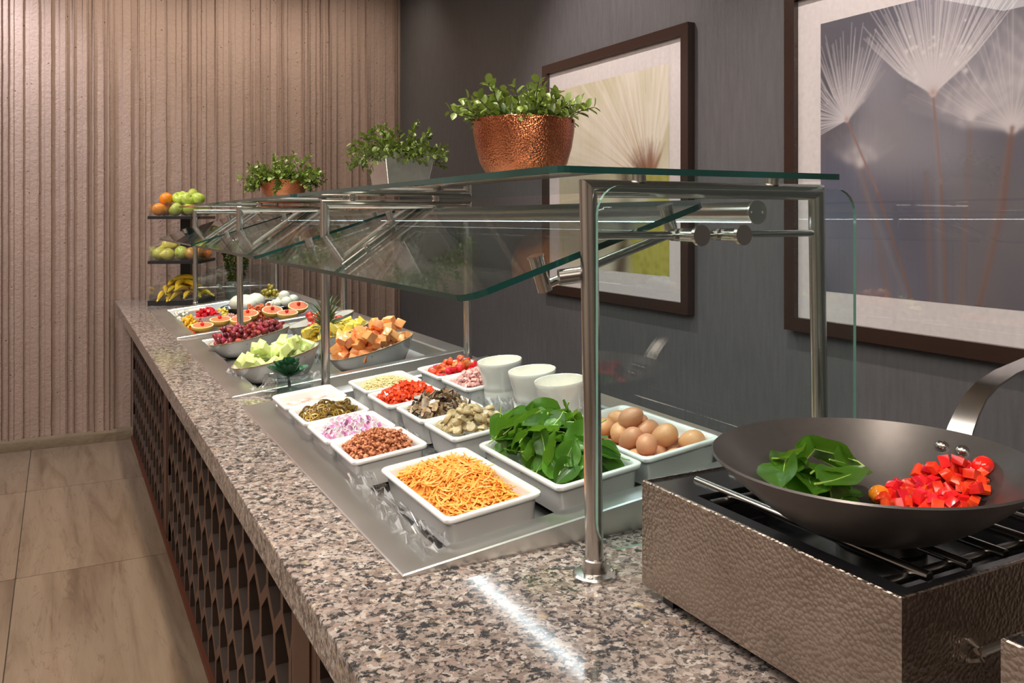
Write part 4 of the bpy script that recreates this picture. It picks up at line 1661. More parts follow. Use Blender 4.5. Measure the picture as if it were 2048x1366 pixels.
gf = half_fruit(0.050, 0.034)
chm = MB()
vs, fs = ico(2)
chm.add([(v.x * 0.0095, v.y * 0.0095, v.z * 0.0088) for v in vs], fs)
ch_me = chm.mesh('cherry', 'cherry', 80)
csm = MB().tube([(0, 0, 0.007), (0.003, 0.001, 0.02), (0.009, 0.002, 0.034)], 0.0008, 6).mesh('cherry_stem', 'bark', 60)
rg = random.Random(17)
gpos = [(0.590, 4.215, 0.0, 0), (0.683, 4.300, 0.004, 0), (0.762, 4.215, 0.0, 0), (0.820, 4.345, 0.006, 0.1), (0.925, 4.290, 0.012, 0.15), (0.975, 4.180, 0.0, 0.0), (1.050, 4.285, 0.014, 0.2)]
for (gx, gy, gh, tl_) in gpos:
    M4 = well_mat(gx, gy, SB + 0.022 + gh, rg.uniform(0, 6)) @ Matrix.Rotation(0.0, 4, 'X')
    M4 = Matrix.Translation(M4.translation) @ Matrix.Rotation(-TH + 0.06, 4, 'Y') @ Matrix.Rotation(0.16 + tl_, 4, 'X') @ Matrix.Rotation(rg.uniform(0, 6), 4, 'Z')
    tag(link('grapefruit_half', gf, None, M4), 'pink grapefruit half topped with a red cherry', 'grapefruit', 'grapefruit halves')
    e = tag(empty('cherry', M4=M4 @ Matrix.Translation((rg.uniform(-0.006, 0.006), rg.uniform(-0.006, 0.006), 0.041))), 'shiny red cherry with stem on a grapefruit half', 'cherry', 'cherries on the grapefruit')
    link('cherry_flesh', ch_me, e)
    link('stem', csm, e, Matrix.Rotation(rg.uniform(0, 6), 4, 'Z'))


def round_bowl(x, y, h, r, hh, mat, label, cat='bowl', rim=None, ov=1.0):
    m = MB()
    pr = [(r * 0.5, 0), (r * 0.62, 0.002), (r * 0.88, hh * 0.6), (r * 0.99, hh * 0.97), (r, hh), (r * 0.96, hh * 1.0), (r * 0.90, hh * 0.85), (r * 0.6, hh * 0.25), (r * 0.3, hh * 0.18)]
    m.lathe(pr, 36, [0, 0, 0, 1, 1, 0, 0, 0] if rim else 0, True, True, Matrix.Diagonal((1, ov, 1, 1)))
    M4 = well_mat(x, y, h)
    tag(link('serving_bowl', m.mesh('serving_bowl', [mat, rim] if rim else mat, 50), None, M4), label, cat)
    return M4 @ Matrix.Translation((0, 0, hh))


rg = random.Random(23)
B1 = round_bowl(0.655, 4.47, SB + 0.006, 0.070, 0.060, 'white', 'round white bowl heaped with chopped red pepper')
m = crumbs(130, 0.115, 0.115, dome(0.016, -0.020, 0.115, 0.115), (0.005, 0.008), rg, -0.03, True)
tag(m.build('chopped_red_pepper', 'redpep', None, 0, B1), 'chopped red pepper heaped in a round white bowl', 'pepper', kind='stuff')
B2 = round_bowl(0.655, 4.80, SB + 0.004, 0.075, 0.060, 'white', 'round white bowl of dark sauce near the well corner')
MB().lathe([(0.063, -0.012), (0.0001, -0.011)], 30, 0, False, False).build('sauce_fill', 'bacon', None, 40, B2)
tag(bpy.data.objects['sauce_fill'], 'dark sauce in the round white bowl', 'sauce', kind='stuff')
B3 = round_bowl(0.890, 4.70, SB + 0.010, 0.145, 0.052, 'bowlblack', 'wide black plate with a pale rim holding large mozzarella', 'plate', 'speckle', 0.95)
B4 = round_bowl(1.030, 4.46, SB + 0.030, 0.100, 0.030, 'bowlblack', 'smaller black plate piled with mozzarella balls', 'plate', 'speckle', 0.95)
B5 = round_bowl(1.040, 4.83, SB + 0.012, 0.062, 0.055, 'white', 'small white bowl of olives')
vs, fs = ico(2)
mz = MB().add([(v.x, v.y, v.z * 0.86) for v in vs], fs).mesh('mozzarella_ball', 'mozz', 80)
for (mx, my, mzz, r) in ((-0.045, 0.0, 0.012, 0.050), (0.040, -0.012, 0.010, 0.052), (0.0, 0.055, 0.008, 0.046), (-0.01, -0.07, 0.002, 0.044)):
    tag(link('mozzarella_ball', mz, None, B3 @ TRS((mx, my, mzz), (rg.uniform(-0.3, 0.3), 0, 0), r)), 'large white mozzarella ball on the wide black plate', 'cheese', 'large mozzarella balls')
for (mx, my, mzz, r) in ((-0.052, -0.02, 0.010, 0.030), (-0.010, 0.02, 0.018, 0.034), (0.002, -0.035, 0.016, 0.031), (0.045, 0.005, 0.018, 0.030), (-0.075, 0.0, 0.006, 0.026), (0.0, 0.0, 0.046, 0.030)):
    tag(link('mozzarella_ball', mz, None, B4 @ TRS((mx, my, mzz), (rg.uniform(-0.3, 0.3), 0, 0), r)), 'smaller white mozzarella ball on the smaller black plate', 'cheese', 'small mozzarella balls')
om = MB().add([(v.x * 0.0105, v.y * 0.0105, v.z * 0.0135) for v in vs], fs).mesh('olive', 'olive', 80)
pile('olive', [om], 34, B5, 0.100, 0.100, dome(0.026, -0.012, 0.10, 0.10), 0.011, 0.018, rg, 'glossy green brown olive in the small white bowl', 'olive', 'olives in a bowl', floor=-0.03, tilt=1.4, oval=True)
for (nm, mat, x, y, w_, l_, hc, sz, lb, cat) in (
        ('yellow_pepper_strips', 'mixveg', 0.578, 4.50, 0.075, 0.20, 0.050, (0.006, 0.011), 'heap of chopped yellow pepper beside the bowl of red pepper', 'pepper'),
        ('diced_tomato', 'tomato', 0.585, 4.345, 0.085, 0.11, 0.034, (0.004, 0.007), 'small heap of diced orange red tomato behind a grapefruit half', 'tomato'),
        ('white_cheese_cubes', 'mozz', 0.575, 4.80, 0.075, 0.15, 0.045, (0.006, 0.010), 'heap of white cubes in the front corner of the salad well', 'cheese'),
        ('salami_pieces', 'ham', 0.765, 4.47, 0.10, 0.15, 0.045, (0.005, 0.009), 'heap of chopped pink salami beside the wide black plate', 'salami'),
        ('pale_pasta', 'pineapple', 0.750, 4.62, 0.06, 0.13, 0.055, (0.006, 0.011), 'heap of pale yellow pieces behind the bowl of red pepper', 'salad'),
        ('pink_slices', 'citrus', 0.90, 4.42, 0.14, 0.12, 0.036, (0.006, 0.012), 'heap of pink citrus pieces between the two black plates', 'fruit')):
    m = crumbs(int(w_ * l_ * 7000), w_, l_, dome(hc * 0.8, 0.006, w_, l_), sz, rg, 0.0, False, 0.35)
    tag(m.build(nm, mat, None, 40, well_mat(x, y, SB)), lb, cat, kind='stuff')

# ================================================================== fruit rack
RA = math.atan2(-0.116, 0.284)
RM = Matrix.Translation((0.468, 5.597, ZC)) @ Matrix.Rotation(RA, 4, 'Z')
rk = tag(empty('fruit_rack', M4=RM), 'three tier black fruit rack with clear bins at the wall', 'rack')
RWd, RD = 0.305, 0.385
SHZ = [(0.0, 0.030), (0.252, 0.270), (0.522, 0.540)]
for (a, b) in SHZ:
    MB().box((0, 0, a), (RWd, RD, b)).build('shelf', 'black', rk, 0)
MB().box((0.125, RD * 0.62, 0.03), (0.185, RD * 0.62 + 0.05, 0.522)).build('column', 'black', rk, 0)
for (a, b) in SHZ:
    m = MB()
    hh = 0.085
    for (p, q) in (((0.004, 0.004), (RWd - 0.004, 0.007)), ((0.004, 0.007), (0.007, RD * 0.58)), ((RWd - 0.007, 0.007), (RWd - 0.004, RD * 0.58)), ((0.100, 0.007), (0.103, RD * 0.58))):
        m.box((p[0], p[1], b), (q[0], q[1], b + hh))
    m.build('clear_bin', 'acrylic', rk, 0)


def applemesh(r, name, mat):
    m = MB()
    pr = []
    for k in range(17):
        t = PI * k / 16
        rr = r * (math.sin(t) ** 0.9) * (1 + 0.10 * math.cos(t) * -1)
        z = -math.cos(t) * r * 0.90
        if k >= 13:
            z -= r * 0.20 * ((k - 12) / 4) ** 2
        if k <= 2:
            z += r * 0.10 * ((3 - k) / 3) ** 2
        pr.append((max(rr, 1e-5), z))
    m.lathe(pr, 22, 0, False, False)
    return m.mesh(name, mat, 80)


stm = MB().tube([(0, 0, 0.022), (0.001, 0.0, 0.034), (0.004, 0.001, 0.044)], [0.0014, 0.0012, 0.0016], 6).mesh('fruit_stem', 'bark', 60)
ap = applemesh(0.042, 'green_apple', 'apple')
ba = applemesh(0.040, 'blushed_apple', 'blushapple')
orr = MB()
vs3, fs3 = ico(3)
orr.add([(v.x * 0.041, v.y * 0.041, v.z * 0.0395) for v in vs3], fs3)
om_ = orr.mesh('orange', 'orange', 80)
prr = MB()
prr.lathe([(1e-5, -0.034), (0.012, -0.036), (0.030, -0.026), (0.040, -0.006), (0.038, 0.012), (0.028, 0.030), (0.019, 0.046), (0.014, 0.058), (0.006, 0.064), (1e-5, 0.063)], 20, 0, False, False)
pr_me = prr.mesh('pear', 'pear', 80)
rg = random.Random(55)


def fruit(name, me, p, rot, label, cat, group, stem=None):
    if stem is not None:
        e = tag(empty(name, M4=RM @ TRS(p, rot)), label, cat, group)
        link('skin', me, e)
        link('stem', stm, e, stem)
    else:
        tag(link(name, me, None, RM @ TRS(p, rot)), label, cat, group)


T3 = 0.540
for p in ((0.050, 0.055, T3 + 0.041), (0.080, 0.100, T3 + 0.105), (0.062, 0.135, T3 + 0.041), (0.128, 0.062, T3 + 0.036) if False else (0.118, 0.150, T3 + 0.041)):
    fruit('orange', om_, p, (rg.uniform(0, 3), rg.uniform(0, 3), 0), 'round orange on the top tier of the fruit rack', 'orange', 'oranges on the rack')
for p in ((0.150, 0.056, T3 + 0.040), (0.232, 0.060, T3 + 0.040), (0.190, 0.140, T3 + 0.040), (0.265, 0.140, T3 + 0.040), (0.150, 0.120, T3 + 0.108), (0.212, 0.085, T3 + 0.104), (0.268, 0.105, T3 + 0.106), (0.160, 0.195, T3 + 0.116), (0.215, 0.175, T3 + 0.130),
          (0.290, 0.215, T3 + 0.040)):
    fruit('green_apple', ap, p, (R(rg.uniform(-70, 70)), R(rg.uniform(-50, 50)), rg.uniform(0, 6)), 'shiny green apple on the top tier of the fruit rack', 'apple', 'green apples on the top tier', Matrix.Identity(4))
T2 = 0.270
for p, rr in (((0.050, 0.060, T2 + 0.040), 0), ((0.105, 0.056, T2 + 0.036), 1), ((0.085, 0.115, T2 + 0.090), 2), ((0.045, 0.150, T2 + 0.040), 0)):
    fruit('pear', pr_me, p, (R(40 + 50 * (rr > 0)), R(20 * rr), rg.uniform(0, 6)), 'yellow green pear on the middle tier of the fruit rack', 'pear', 'pears on the rack', Matrix.Translation((0, 0, 0.036)))
for p in ((0.180, 0.060, T2 + 0.046), (0.170, 0.150, T2 + 0.040)):
    fruit('green_apple', ap, p, (R(60), 0, rg.uniform(0, 6)), 'green apple on the middle tier of the fruit rack', 'apple', 'green apples on the middle tier', Matrix.Identity(4))
for p in ((0.242, 0.052, T2 + 0.040), (0.265, 0.120, T2 + 0.040), (0.235, 0.205, T2 + 0.040), (0.285, 0.205, T2 + 0.036), (0.262, 0.160, T2 + 0.098)):
    fruit('blushed_apple', ba, p, (R(50), R(20), rg.uniform(0, 6)), 'orange red blushed apple on the middle tier of the rack', 'apple', 'blushed apples on the rack', Matrix.Identity(4))


def banana(rng):
    m = MB()
    pts, rad = [], []
    L, bend = rng.uniform(0.165, 0.19), rng.uniform(0.85, 1.15)
    n = 11
    for k in range(n):
        v = k / (n - 1)
        a = bend * (v - 0.5)
        rr = L / bend
        pts.append((rr * math.sin(a), 0, rr * (1 - math.cos(a))))
        rad.append(0.0165 * min(1, (0.34 + 2.6 * v) if v < 0.25 else 1, (0.42 + 2.4 * (1 - v)) if v > 0.76 else 1))
    m.tube(pts, rad, 6, 0, upv=(0, 1, 0))
    d0 = (Vector(pts[0]) - Vector(pts[1])).normalized()
    m.tube([Vector(pts[0]) - d0 * 0.001, Vector(pts[0]) + d0 * 0.004], 0.0056, 6, 1)
    d1 = (Vector(pts[-1]) - Vector(pts[-2])).normalized()
    m.tube([Vector(pts[-1]) - d1 * 0.001, Vector(pts[-1]) + d1 * 0.022], [0.0068, 0.0052], 6, 0)
    m.tube([Vector(pts[-1]) + d1 * 0.021, Vector(pts[-1]) + d1 * 0.025], 0.0053, 6, 1)
    return m.mesh('banana', ['banana', 'bananatip'], 50)


bn = [banana(rg) for _ in range(3)]
T1 = 0.030
bl_ = [(0.055, 0.100, 0.020, -80, 0), (0.100, 0.100, 0.020, -84, 0), (0.150, 0.100, 0.020, -95, 0), (0.205, 0.110, 0.020, -88, 0), (0.255, 0.120, 0.020, -70, 0),
       (0.070, 0.125, 0.052, -72, 0), (0.122, 0.115, 0.056, -86, 0), (0.172, 0.120, 0.054, -98, 0), (0.235, 0.140, 0.052, -60, 0),
       (0.100, 0.150, 0.086, -80, 0), (0.150, 0.140, 0.090, -92, 0), (0.200, 0.160, 0.084, -45, 0), (0.150, 0.210, 0.112, -10, 0), (0.215, 0.215, 0.060, -15, 0), (0.250, 0.180, 0.030, -8, 0)]
for (bx, by, bz, az, _) in bl_:
    M4 = RM @ Matrix.Translation((bx, by, T1 + bz + 0.016)) @ Matrix.Rotation(R(az + rg.uniform(-6, 6)), 4, 'Z') @ Matrix.Rotation(R(rg.uniform(150, 200)), 4, 'X')
    M4 = M4 @ Matrix.Rotation(R(rg.uniform(-8, 8)), 4, 'Y')
    tag(link('banana', rg.choice(bn), None, M4), 'yellow banana heaped on the bottom tier of the fruit rack', 'banana', 'bananas on the rack')

# ================================================================== potted plants on the glass shelf
def leaf_mesh(L, W, mat, name='leaf'):
    m = MB()
    vs = [(0, 0, 0)]
    for v, w_, z in ((0.25, 0.80, 0.02), (0.55, 1.0, 0.0), (0.85, 0.60, -0.04)):
        vs += [(v * L, -w_ * W / 2, z * L + 0.16 * W), (v * L, 0, z * L), (v * L, w_ * W / 2, z * L + 0.16 * W)]
    vs.append((L, 0, -0.09 * L))
    fs = [(0, 1, 2), (0, 2, 3), (1, 4, 5, 2), (2, 5, 6, 3), (4, 7, 8, 5), (5, 8, 9, 6), (7, 10, 8), (8, 10, 9)]
    m.add(vs, fs)
    return m.mesh(name, mat, 60)


def plant(loc, rotz, pot, potmat, potlabel, label, R0, soilz, n_sprig, length, spread, leafL, leafW, maxleaf, seed, up=1.0, square=False):
    e = tag(empty('potted_plant', loc), label, 'plant', 'potted plants on the glass shelf')
    e.rotation_euler = (0, 0, rotz)
    po = pot.build('pot', potmat, e, 40 if potmat == 'copper' else 0)
    po['label'] = potlabel
    MB().lathe([(R0 * 0.93, soilz - 0.004), (R0 * 0.5, soilz), (1e-4, soilz + 0.003)], 24, 0, True, False).build('soil', 'soil', e)
    rng = random.Random(seed)
    lms = [leaf_mesh(leafL * s, leafW * s, 'boxleaf') for s in (0.8, 1.0, 1.15)]
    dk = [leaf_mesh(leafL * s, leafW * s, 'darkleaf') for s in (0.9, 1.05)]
    stems = MB()
    allm = []
    for q in range(n_sprig):
        az = q * 2.399 + rng.uniform(-0.3, 0.3)
        f = math.sqrt((q + 0.5) / n_sprig)
        el = R(90 - (18 + spread * f) * rng.uniform(0.75, 1.1))
        p = Vector((R0 * 0.72 * f * math.cos(az), R0 * 0.72 * f * math.sin(az), soilz))
        d = Vector((math.cos(az) * math.cos(el), math.sin(az) * math.cos(el), math.sin(el) * up)).normalized()
        L = rng.uniform(*length) * (1.0 - 0.22 * f)
        nseg = max(3, int(L / (leafL * 0.62)))
        pts = [p.copy()]
        for k in range(nseg):
            d = (d + Vector((rng.uniform(-0.22, 0.22), rng.uniform(-0.22, 0.22), rng.uniform(-0.16, 0.10) - 0.05 * f))).normalized()
            p = p + d * (L / nseg)
            pts.append(p.copy())
            sp_ = rng.uniform(0, PI)
            for s in (0, 1):
                side = d.cross(Vector((math.cos(sp_ + k * 1.57), math.sin(sp_ + k * 1.57), 0.3))).normalized() * (1 if s else -1)
                ld = (side + d * rng.uniform(0.4, 1.0) + Vector((0, 0, 0.25))).normalized()
                nz = (Vector((0, 0, 1)) - ld * ld.z + Vector((rng.uniform(-0.5, 0.5), rng.uniform(-0.5, 0.5), 0)))
                nz = (nz - ld * nz.dot(ld)).normalized()
                yv = nz.cross(ld)
                m4 = Matrix(((ld.x, yv.x, nz.x, p.x), (ld.y, yv.y, nz.y, p.y), (ld.z, yv.z, nz.z, p.z), (0, 0, 0, 1)))
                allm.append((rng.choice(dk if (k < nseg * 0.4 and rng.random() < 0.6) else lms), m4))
        stems.tube(pts, [0.0016] + [0.0011] * (len(pts) - 1), 5)
    stems.build('stems', 'twig', e)
    rng.shuffle(allm)
    for me, m4 in allm[:maxleaf]:
        link('leaf', me, e, m4)
    if len(allm) > maxleaf:
        rest = MB()
        for me, m4 in allm[maxleaf:]:
            rest.add([v.co for v in me.vertices], [tuple(q.vertices) for q in me.polygons], 0, m4)
        rest.build('small_leaves', 'boxleaf', e, 60)['kind'] = 'stuff'
    return e


def gtop(y):
    return gz(y) + 0.0102


b1 = MB().lathe([(0.050, 0.0), (0.062, 0.002), (0.080, 0.018), (0.096, 0.045), (0.106, 0.080), (0.1115, 0.115), (0.1130, 0.140), (0.1115, 0.1415), (0.109, 0.139), (0.102, 0.085), (0.075, 0.025), (0.03, 0.012)], 56)
plant((0.905, 1.665, gtop(1.665)), 0, b1, 'copper', 'deep hammered copper bowl', 'leafy green plant in a deep hammered copper bowl, the loosest of the three', 0.103, 0.118, 58, (0.060, 0.150), 34, 0.022, 0.0145, 290, 4)
b2 = MB()
h2 = 0.122
for (hw, z) in ((0.062, 0.0),):
    pass
b2.loft([ring3(rrect(0.120, 0.120, 0.003, 2), 0.0), ring3(rrect(0.164, 0.164, 0.003, 2), h2), ring3(rrect(0.158, 0.158, 0.003, 2), h2), ring3(rrect(0.140, 0.140, 0.003, 2), h2 - 0.03)], True, True)
plant((0.915, 2.47, gtop(2.47)), R(2), b2, 'chrome', 'tapered square pot of polished silver metal', 'bushy green plant in a tapered square silver pot', 0.078, 0.104, 84, (0.070, 0.150), 56, 0.0175, 0.0115, 300, 8)
b3 = MB().lathe([(0.045, 0.0), (0.056, 0.002), (0.076, 0.018), (0.094, 0.046), (0.104, 0.078), (0.108, 0.104), (0.106, 0.105), (0.100, 0.075), (0.070, 0.025), (0.03, 0.012)], 48)
plant((0.915, 4.00, gtop(4.00) if False else gz(4.03) + 0.0104), 0, b3, 'copper', 'hammered copper bowl', 'dense green plant spilling over a shallow hammered copper bowl beside the ribbed wall', 0.100, 0.086, 84, (0.100, 0.180), 60, 0.0215, 0.0165, 300, 15)

# topiary at the far end of the counter
tp_ = tag(empty('topiary', (1.020, 5.80, ZC)), 'slim clipped green topiary in a rough grey pot behind the fruit rack', 'plant')
MB().lathe([(0.050, 0.0), (0.062, 0.004), (0.070, 0.06), (0.074, 0.115), (0.068, 0.117), (0.060, 0.09)], 28).build('pot', 'greypot', tp_)
MB().tube([(0, 0, 0.08), (0, 0, 0.34)], 0.007, 8).build('stem', 'twig', tp_)
rg = random.Random(64)
fo = MB()
lf = leaf_mesh(0.020, 0.014, 'boxleaf')
lv = [v.co.copy() for v in lf.vertices]
lfc = [tuple(p.vertices) for p in lf.polygons]
for q in range(900):
    t = rg.random()
    z = 0.12 + 0.25 * t
    r = (0.040 + 0.050 * t ** 0.8) * math.sqrt(rg.uniform(0.45, 1))
    a = rg.uniform(0, 6.283)
    fo.add(lv, lfc, 0, Matrix.Translation((r * math.cos(a), r * math.sin(a), z)) @ Euler((rg.uniform(-1, 1), rg.uniform(-1, 1), a)).to_matrix().to_4x4())
o = fo.build('foliage', 'boxleaf', tp_, 60)
o['kind'] = 'stuff'

# ================================================================== framed pictures
def blotch(N, k, rng):
    g_ = rng.random((k + 1, k + 1))
    t = np.linspace(0, k - 1e-6, N)
    i = t.astype(int)
    f = t - i
    f = f * f * (3 - 2 * f)
    A = g_[i][:, i] * (1 - f)[None, :] + g_[i][:, i + 1] * f[None, :]
    B = g_[i + 1][:, i] * (1 - f)[None, :] + g_[i + 1][:, i + 1] * f[None, :]
    return A * (1 - f)[:, None] + B * f[:, None]


class Paint:
    def __init__(self, N, base):
        self.N = N
        self.S, self.T = np.meshgrid((np.arange(N) + 0.5) / N, (np.arange(N) + 0.5) / N)
        self.img = np.ones((N, N, 3)) * np.array(base)

    def over(self, col, a):
        a = np.clip(a, 0, 1)[..., None]
        self.img = self.img * (1 - a) + np.array(col) * a

    def line(self, p, q, wd, col, al, w1=None, a1=None):
        """soft stroke, worked only inside its own box"""
        w1 = wd if w1 is None else w1
        mg = 3 * max(wd, w1) + 0.004
        N = self.N
        i0, i1 = max(0, int((min(p[0], q[0]) - mg) * N)), min(N, int((max(p[0], q[0]) + mg) * N) + 1)
        j0, j1 = max(0, int((min(p[1], q[1]) - mg) * N)), min(N, int((max(p[1], q[1]) + mg) * N) + 1)
        if i1 <= i0 or j1 <= j0:
            return
        S_, T_ = self.S[j0:j1, i0:i1], self.T[j0:j1, i0:i1]
        dx, dy = q[0] - p[0], q[1] - p[1]
        L2 = dx * dx + dy * dy + 1e-9
        t = np.clip(((S_ - p[0]) * dx + (T_ - p[1]) * dy) / L2, 0, 1)
        d2 = (S_ - p[0] - t * dx) ** 2 + (T_ - p[1] - t * dy) ** 2
        ww = wd + (w1 - wd) * t
        aa = al if a1 is None else al + (a1 - al) * t
        a = np.clip(np.exp(-d2 / (2 * ww * ww)) * aa, 0, 1)[..., None]
        self.img[j0:j1, i0:i1] = self.img[j0:j1, i0:i1] * (1 - a) + np.array(col) * a

    def spot(self, c, r, col, al, ry=None):
        ry = ry or r
        self.over(col, al * np.exp(-(((self.S - c[0]) / r) ** 2 + ((self.T - c[1]) / ry) ** 2)))


def pappus(P_, c, n, L, a0, a1, rng, wd, al, col=(0.62, 0.58, 0.60)):
    for k in range(n):
        a = R(a0 + (a1 - a0) * (k + rng.uniform(-0.6, 0.6)) / max(1, n - 1))
        l = L * rng.uniform(0.72, 1.08)
        mid = (c[0] + 0.45 * l * math.cos(a), c[1] + 0.45 * l * math.sin(a) * 0.93)
        end = (mid[0] + 0.58 * l * math.cos(a + (PI / 2 - a) * 0.16), mid[1] + 0.58 * l * math.sin(a + (PI / 2 - a) * 0.16))
        P_.line(c, mid, wd, col, al, wd, al * 0.9)
        P_.line(mid, end, wd, col, al * 0.9, wd * 0.8, al * 0.45)


def art_grey():
    rng = random.Random(12)
    nr = np.random.default_rng(4)
    P_ = Paint(400, (0.125, 0.113, 0.122))
    P_.over((0.055, 0.062, 0.105), blotch(400, 5, nr) * 0.9)
    P_.over((0.33, 0.32, 0.37), blotch(400, 4, nr) ** 2 * 0.8)
    P_.spot((0.05, 0.38), 0.16, (0.10, 0.12, 0.20), 0.7)
    P_.spot((0.30, 0.55), 0.10, (0.26, 0.25, 0.27), 0.6)
    P_.spot((0.20, 0.20), 0.12, (0.17, 0.20, 0.27), 0.6)
    P_.spot((0.75, 0.25), 0.20, (0.16, 0.15, 0.16), 0.6)
    for (c, s) in (((0.597, 0.593), (0.564, 0.0)), ((0.728, 0.545), (0.624, 0.0)), ((0.93, 0.60), (0.88, 0.0)), ((0.18, 0.47), (0.30, 0.0)), ((0.44, 0.42), (0.46, 0.0))):
        P_.line(c, s, 0.008, (0.20, 0.135, 0.115), 0.5)
    pappus(P_, (0.728, 0.545), 60, 0.36, 8, 172, rng, 0.008, 0.16)
    pappus(P_, (0.597, 0.593), 36, 0.26, 15, 165, rng, 0.007, 0.14)
    pappus(P_, (0.93, 0.62), 40, 0.32, 20, 170, rng, 0.007, 0.16)
    pappus(P_, (0.18, 0.47), 24, 0.15, 10, 170, rng, 0.010, 0.10)
    pappus(P_, (0.728, 0.545), 26, 0.44, 20, 160, rng, 0.0013, 0.45)
    P_.line((0.728, 0.545), (0.700, 0.30), 0.006, (0.17, 0.085, 0.065), 0.8)
    P_.line((0.700, 0.30), (0.624, 0.0), 0.006, (0.17, 0.095, 0.075), 0.7)
    for (c, a, b) in (((0.121, 0.629), (0.255, 0.36), (0.388, 0.0)), ((0.466, 0.681), (0.495, 0.38), (0.513, 0.0))):
        P_.line(c, a, 0.0034, (0.27, 0.165, 0.140), 0.9)
        P_.line(a, b, 0.0034, (0.20, 0.115, 0.085), 0.95)
        P_.line((c[0] + 0.01, c[1] - 0.1), (b[0] - 0.02, b[1]), 0.008, (0.30, 0.26, 0.26), 0.22)
    pappus(P_, (0.121, 0.629), 52, 0.34, 52, 200, rng, 0.0018, 0.62, (0.66, 0.64, 0.68))
    pappus(P_, (0.121, 0.629), 40, 0.24, 40, 120, rng, 0.004, 0.25)
    pappus(P_, (0.466, 0.681), 84, 0.40, 36, 146, rng, 0.0018, 0.66, (0.70, 0.67, 0.69))
    pappus(P_, (0.466, 0.681), 40, 0.28, 40, 140, rng, 0.005, 0.28)
    for _ in range(16):
        P_.spot((0.466 + rng.uniform(-0.10, 0.13), 0.70 + rng.uniform(0.02, 0.20)), rng.uniform(0.004, 0.009), (0.72, 0.70, 0.71), 0.8)
    P_.spot((0.466, 0.684), 0.014, (0.45, 0.30, 0.25), 0.8)
    P_.spot((0.121, 0.630), 0.010, (0.45, 0.30, 0.25), 0.8)
    return P_


def art_cream():
    rng = random.Random(31)
    nr = np.random.default_rng(9)
    P_ = Paint(360, (0.72, 0.67, 0.50))
    P_.over((0.52, 0.51, 0.30), blotch(360, 4, nr) * 0.6)
    P_.over((0.84, 0.79, 0.70), blotch(360, 6, nr) ** 2 * 0.9)
    P_.spot((0.25, 0.25), 0.25, (0.36, 0.36, 0.26), 0.7)
    c = (0.84, 0.44)
    for k in range(150):
        a = R(rng.uniform(62, 186))
        l = rng.uniform(0.35, 0.95)
        P_.line((c[0] + 0.10 * math.cos(a), c[1] + 0.10 * math.sin(a)), (c[0] + l * math.cos(a), c[1] + l * math.sin(a)), rng.uniform(0.003, 0.009), (0.88, 0.83, 0.73), rng.uniform(0.12, 0.40))
    for k in range(26):
        a = R(rng.uniform(100, 178))
        P_.line((c[0] + 0.16 * math.cos(a), c[1] + 0.16 * math.sin(a)), (c[0] + 0.6 * math.cos(a), c[1] + 0.6 * math.sin(a)), 0.0024, (0.50, 0.30, 0.13), 0.5, 0.0016, 0.1)
    for k in range(90):
        a = R(rng.uniform(55, 190))
        l = rng.uniform(0.12, 0.23)
        P_.line((c[0], c[1]), (c[0] + l * math.cos(a), c[1] + l * math.sin(a)), 0.011, rng.choice(((0.13, 0.05, 0.025), (0.24, 0.10, 0.05), (0.34, 0.17, 0.09))), 0.75, 0.005, 0.2)
    P_.over((0.48, 0.46, 0.06), 0.95 / (1 + np.exp(-(0.30 - np.hypot(P_.S - 0.98, P_.T - 0.10)) / 0.012)))
    for k in range(60):
        P_.spot((rng.uniform(0.70, 1.0), rng.uniform(0.0, 0.34)), 0.014, (0.34, 0.34, 0.03), 0.6)
    P_.line((0.66, 0.30), (0.60, 0.0), 0.035, (0.07, 0.035, 0.02), 0.95, 0.05)
    P_.spot((0.64, 0.30), 0.07, (0.10, 0.06, 0.04), 0.8)
    return P_


